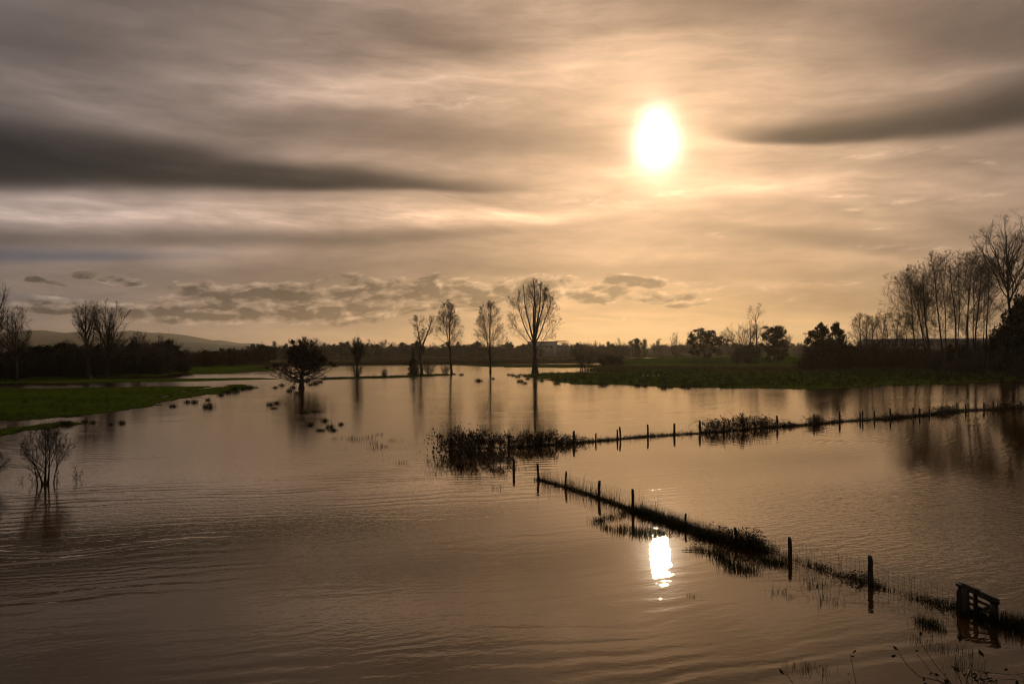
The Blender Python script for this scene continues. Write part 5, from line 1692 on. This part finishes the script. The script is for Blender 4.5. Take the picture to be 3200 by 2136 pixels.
# ------------------------------------------------------------------ bare shrubs in the water on the left
pr = profile([(0.15, 0.5), (0.35, 0.85), (0.6, 1.25), (0.8, 1.15), (0.93, 0.8), (1.0, 0.4)])
sb = bare_tree('water_shrub', 601, 2.95, pr, 0.6, 0.06, 0.12, 54, (42, 22), 8, 4, 3, trop=0.045, wob=0.12, a2=(20, 45), twig=0.0055, limb_len=0.75, lob=0.3, r_limb=0.4,
               stems=[((0, 0, 0), (0.02, 0, 1), 2.2, 0.07), ((0.12, 0.1, 0), (0.16, 0.1, 1), 2.1, 0.055), ((-0.1, 0, 0), (-0.22, 0.05, 1), 2.0, 0.05), ((-0.32, -0.1, 0), (-0.1, -0.1, 1), 1.5, 0.035),
                      ((0.42, 0.0, 0), (0.05, 0, 1), 1.6, 0.035), ((0.55, 0.1, 0), (0.12, 0, 1), 1.2, 0.025)])[0]
p = gp(140, 1512)
thing('bare_shrub', sb, 'many-stemmed bare shrub standing in the water below the left meadow', 'shrub', (p[0], p[1], 0), 0.4, metres(140, 1512, 1342) / 2.95)
p = gp(-18, 1512)
thing('bare_shrub', sb, 'bare shrub next to the bigger many-stemmed one, half as tall', 'shrub', (p[0], p[1], 0), 2.4, metres(0, 1512, 1415) / 2.95)
ss = shrub('sapling', 605, 1.1, 0.35, 3, 7, 4, 2, spread=16, twig=0.006)
for x, y, tp, lab in ((244, 1494, 1440, 'thin bare sapling alone in the water right of the shrub'), (66, 1506, 1478, 'tiny bare twig between the two left shrubs'),
                      (182, 1502, 1475, 'short crooked twig at the foot of the many-stemmed shrub'), (108, 1508, 1440, 'slim bare shoot close beside the many-stemmed shrub'), (232, 1490, 1470, 'small forked twig touching the thin sapling')):
    p = gp(x, y)
    thing('sapling', ss, lab, 'sapling', (p[0], p[1], 0), x * 0.3, metres(x, y, tp) / 1.05)
sn = shrub('snag', 609, 0.6, 0.3, 2, 3, 1, 0, spread=35, twig=0.010)
for x, y, h_ in ((1202, 1432, 0.55), (1081, 1402, 0.32), (1126, 1404, 0.28), (1147, 1400, 0.25), (1284, 1385, 0.35), (1300, 1386, 0.3), (1245, 1385, 0.2)):
    p = gp(x, y)
    thing('dead_branch', sn, 'bit of dead branch sticking out of the open flood water', 'branch', (p[0], p[1], 0), x, h_ * 1.6, 'dead branches in the open water')
mb = MB(); q = gp(2215, 1723)
mb.tubes(np.array([[[-0.9, 0.15, 0.03], [0, 0, 0.05], [0.9, -0.28, 0.03]]]), 0.012, 0.008, 5)
tag(link('drift_stick', mb.mesh('drift_stick', 'bark'), None, tuple(q)), 'straight stick floating in front of the bramble tangle', 'stick')

# ------------------------------------------------------------------ brambles on the embankment at the viewer's feet
fb1 = bramble('near_bramble', 640, 2.2, 1.8, 1.9, 30, 520, 0.028, 0.6, 0.008)
fb2 = bramble('near_bramble_b', 641, 2.0, 1.6, 1.8, 34, 560, 0.028, 0.6, 0.008)


def near_bramble(px, py_top, depth, kind, lab, rz, h0):
    top = dp(px, py_top, depth)
    z = hz(top)
    s = (top[2] - z) / h0
    thing('bramble_bush', kind, lab, 'bramble', (top[0], top[1], z), rz, (min(s, 1.4), min(s, 1.4), s))


near_bramble(3230, 2080, 5.6, fb2, 'tall bramble canes on the near bank at the edge of the gate grass', 2.6, 2.0)
near_bramble(3140, 2072, 6.2, fb1, 'arching bramble canes on the near bank under the gate', 0.0, 2.1)
near_bramble(2960, 2112, 6.0, fb2, 'leafy bramble top on the near bank left of the arching canes', 1.1, 2.0)
near_bramble(2780, 2118, 6.2, fb1, 'bramble sprays on the near bank below the near posts', 2.0, 2.1)
near_bramble(2500, 2132, 6.0, fb2, 'looped bramble tips low on the near bank below the bramble tangle', 0.5, 2.0)

# ------------------------------------------------------------------ far buildings and masts
def at_depth(px, py, depth):
    return dp(px, py, depth)


D = 690.0
p0 = at_depth(1652, 1100, D); p1 = at_depth(1742, 1100, D); p2 = at_depth(1776, 1100, D)
zt = at_depth(1700, 1068, D)[2]
wh = link('warehouse', None, None, (p0[0], D, 0))
tag(wh, 'pale flat-roofed industrial hall with an open roof truss, behind the largest tree', 'building')
W1 = p1[0] - p0[0]; W2 = p2[0] - p0[0]
mb = MB(); mb.box((0, 0, 0), (W1, 40, zt)); link('wall', mb.mesh('hall_wall', 'white_wall'), wh)
mb = MB(); mb.box((-0.4, -0.4, zt), (W1 + 0.4, 40.4, zt + 0.5)); link('roof', mb.mesh('hall_roof', 'grey_roof'), wh)
mb = MB(); mb.box((W1 + 0.1, 2, 0), (W2, 38, zt - 2.6)); link('wall', mb.mesh('hall_side', 'grey_roof'), wh)
mb = MB()
za, zb = zt - 0.2, zt + 0.9
mb.beam((W1 - 2, 3, zb), (W2 - 1.5, 3, zb), 0.4, 0.4); mb.beam((W1, 3, za), (W2 + 0.5, 3, za - 2.0), 0.4, 0.4)
for i in range(7):
    x = W1 + (W2 - W1) * i / 7
    mb.beam((x, 3, zb), (x + 1.3, 3, za - 2.0 * i / 7), 0.22, 0.22, (0, 1, 0)); mb.beam((x + 1.3, 3, za - 2.0 * i / 7), (x + 2.2, 3, zb), 0.22, 0.22, (0, 1, 0))
link('truss', mb.mesh('hall_truss', 'steel'), wh)
for i in range(5):
    mb = MB(); x = 2 + i * (W1 - 5) / 5
    mb.box((x, -0.06, zt - 5.0), (x + 2.8, -0.01, zt - 3.4)); link('window', mb.mesh('hall_window', 'glass'), wh)
D2 = 520.0
q0 = at_depth(2725, 1080, D2); q1 = at_depth(3120, 1080, D2); zt2 = at_depth(2900, 1056, D2)[2]
sd_ = link('long_shed', None, None, (q0[0], D2, 0))
tag(sd_, 'long low grey shed with a band of windows, seen through the bare right-bank trees', 'building')
L_ = q1[0] - q0[0]
mb = MB(); mb.box((0, 0, 0), (L_, 22, zt2 - 2)); link('wall', mb.mesh('shed_wall', 'grey_roof'), sd_)
mb = MB(); mb.add([(-1, -1, zt2 - 2), (L_ + 1, -1, zt2 - 2), (L_ + 1, 23, zt2 - 2), (-1, 23, zt2 - 2), (-1, 11, zt2), (L_ + 1, 11, zt2)], [(0, 1, 5, 4), (2, 3, 4, 5), (3, 2, 1, 0)], [(1, 2, 5), (3, 0, 4)])
link('roof', mb.mesh('shed_roof', 'grey_roof'), sd_)
wm_ = None
for i in range(14):
    if wm_ is None:
        mb = MB(); mb.box((0, -0.08, zt2 - 5.2), (L_ / 14 * 0.7, -0.02, zt2 - 3.4)); wm_ = mb.mesh('shed_window', 'glass')
    link('window', wm_, sd_, (L_ / 14 * (i + 0.15), 0, 0))


def mast(px, top, depth, lab, lamps=3, r=0.22):
    b_ = at_depth(px, 1095, depth); zz = at_depth(px, top, depth)[2]
    e = link('light_mast', None, None, (b_[0], depth, 0)); tag(e, lab, 'mast')
    mb = MB(); mb.tubes(np.array([[[0, 0, 0], [0, 0, zz * 0.5], [0, 0, zz]]]), r, r * 0.6, 8, True); link('pole', mb.mesh('mast_pole', 'steel'), e)
    mb = MB(); mb.beam((-1.5, 0, zz), (1.5, 0, zz), 0.25, 0.25); link('crossarm', mb.mesh('mast_arm', 'steel'), e)
    for i in range(lamps):
        mb = MB(); x = -1.2 + 2.4 * i / max(lamps - 1, 1); mb.box((x - 0.35, -0.35, zz + 0.15), (x + 0.35, 0.2, zz + 0.75)); link('lamp', mb.mesh('mast_lamp', 'steel'), e)


mast(2061, 1061, 640, 'floodlight mast rising behind the low bare tree by the levee')
mast(1972, 1066, 660, 'floodlight mast just showing above the far hedge')
mast(2517, 1043, 560, 'slim lamp mast standing clear above the hedge behind the levee', 3, 0.25)
for px, tp in ((488, 1027), (527, 1023)):
    b_ = dp(px, 1042, 5200); zz = dp(px, tp, 5200)[2]
    mb = MB(); z0 = b_[2] - 25
    for sx, sy in ((-1, -1), (1, -1), (0, 1.2)):
        mb.tubes(np.array([[[sx * 2.2, sy * 2.2, 0], [sx * 1.2, sy * 1.2, (zz - z0) * 0.5], [sx * 0.3, sy * 0.3, zz - z0]]]), 0.6, 0.4, 4)
    tag(link('radio_mast', mb.mesh('radio_mast', 'steel'), None, (b_[0], 5200, z0)), 'thin lattice radio mast on the crest of the grey ridge', 'mast', 'radio masts on the ridge')

# gulls resting on the right meadow
def gull():
    mb = MB()
    t_ = np.linspace(0, 1, 7)
    rad = np.array([0.01, 0.06, 0.095, 0.10, 0.08, 0.045, 0.01])
    S = 8; th = np.arange(S) * 2 * math.pi / S
    v = []
    for i in range(7):
        v.append(np.stack([np.full(S, -0.22 + 0.44 * t_[i]), np.cos(th) * rad[i], 0.16 + 0.05 * t_[i] + np.sin(th) * rad[i]], 1))
    for i, (x, z, r_) in enumerate(((0.17, 0.27, 0.04), (0.20, 0.32, 0.05), (0.25, 0.34, 0.035), (0.33, 0.335, 0.006))):
        v.append(np.stack([np.full(S, x), np.cos(th) * r_, z + np.sin(th) * r_], 1))
    i = np.arange(10)[:, None] * S; s = np.arange(S)[None]
    mb.add(np.concatenate(v), np.stack([i + s, i + (s + 1) % S, i + S + (s + 1) % S, i + S + s], -1).reshape(-1, 4))
    body = mb.mesh('gull_body', 'feather', True)
    lg = MB(); lg.tubes(np.array([[[0, 0.03, 0], [0, 0.03, 0.12]]]), 0.008, 0.008, 4)
    return body, lg.mesh('gull_leg', 'cane')


gb, gl = gull()
for i, (x, y) in enumerate(((2009, 1180), (2024, 1179), (2045, 1179), (2058, 1178))):
    p = gp(x, y)
    e = thing('gull', [('body', gb), ('leg', gl)], 'white gull resting on the right-hand meadow grass', 'bird', (p[0], p[1], hz(p)), i * 1.7, 1.0, 'gulls on the meadow')
    o = link('leg', gl, e); o.location = (0, -0.06, 0)

# ------------------------------------------------------------------ haze
def build_haze(density):
    m = bpy.data.materials.new('haze_air'); m.use_nodes = True
    t = m.node_tree
    t.nodes.clear()
    out = t.nodes.new('ShaderNodeOutputMaterial')
    pv = t.nodes.new('ShaderNodeVolumePrincipled')
    pv.inputs['Color'].default_value = (0.86, 0.72, 0.54, 1)
    pv.inputs['Density'].default_value = density
    pv.inputs['Anisotropy'].default_value = 0.68
    t.links.new(pv.outputs[0], out.inputs['Volume'])
    MAT['haze'] = m
    mb = MB(); mb.box((-7600, -7600, -2.0), (7600, 7600, 172.0))
    o = link('haze', mb.mesh('haze', 'haze'))
    tag(o, 'thin warm evening haze over the floods', kind='stuff')


build_haze(0.00005)
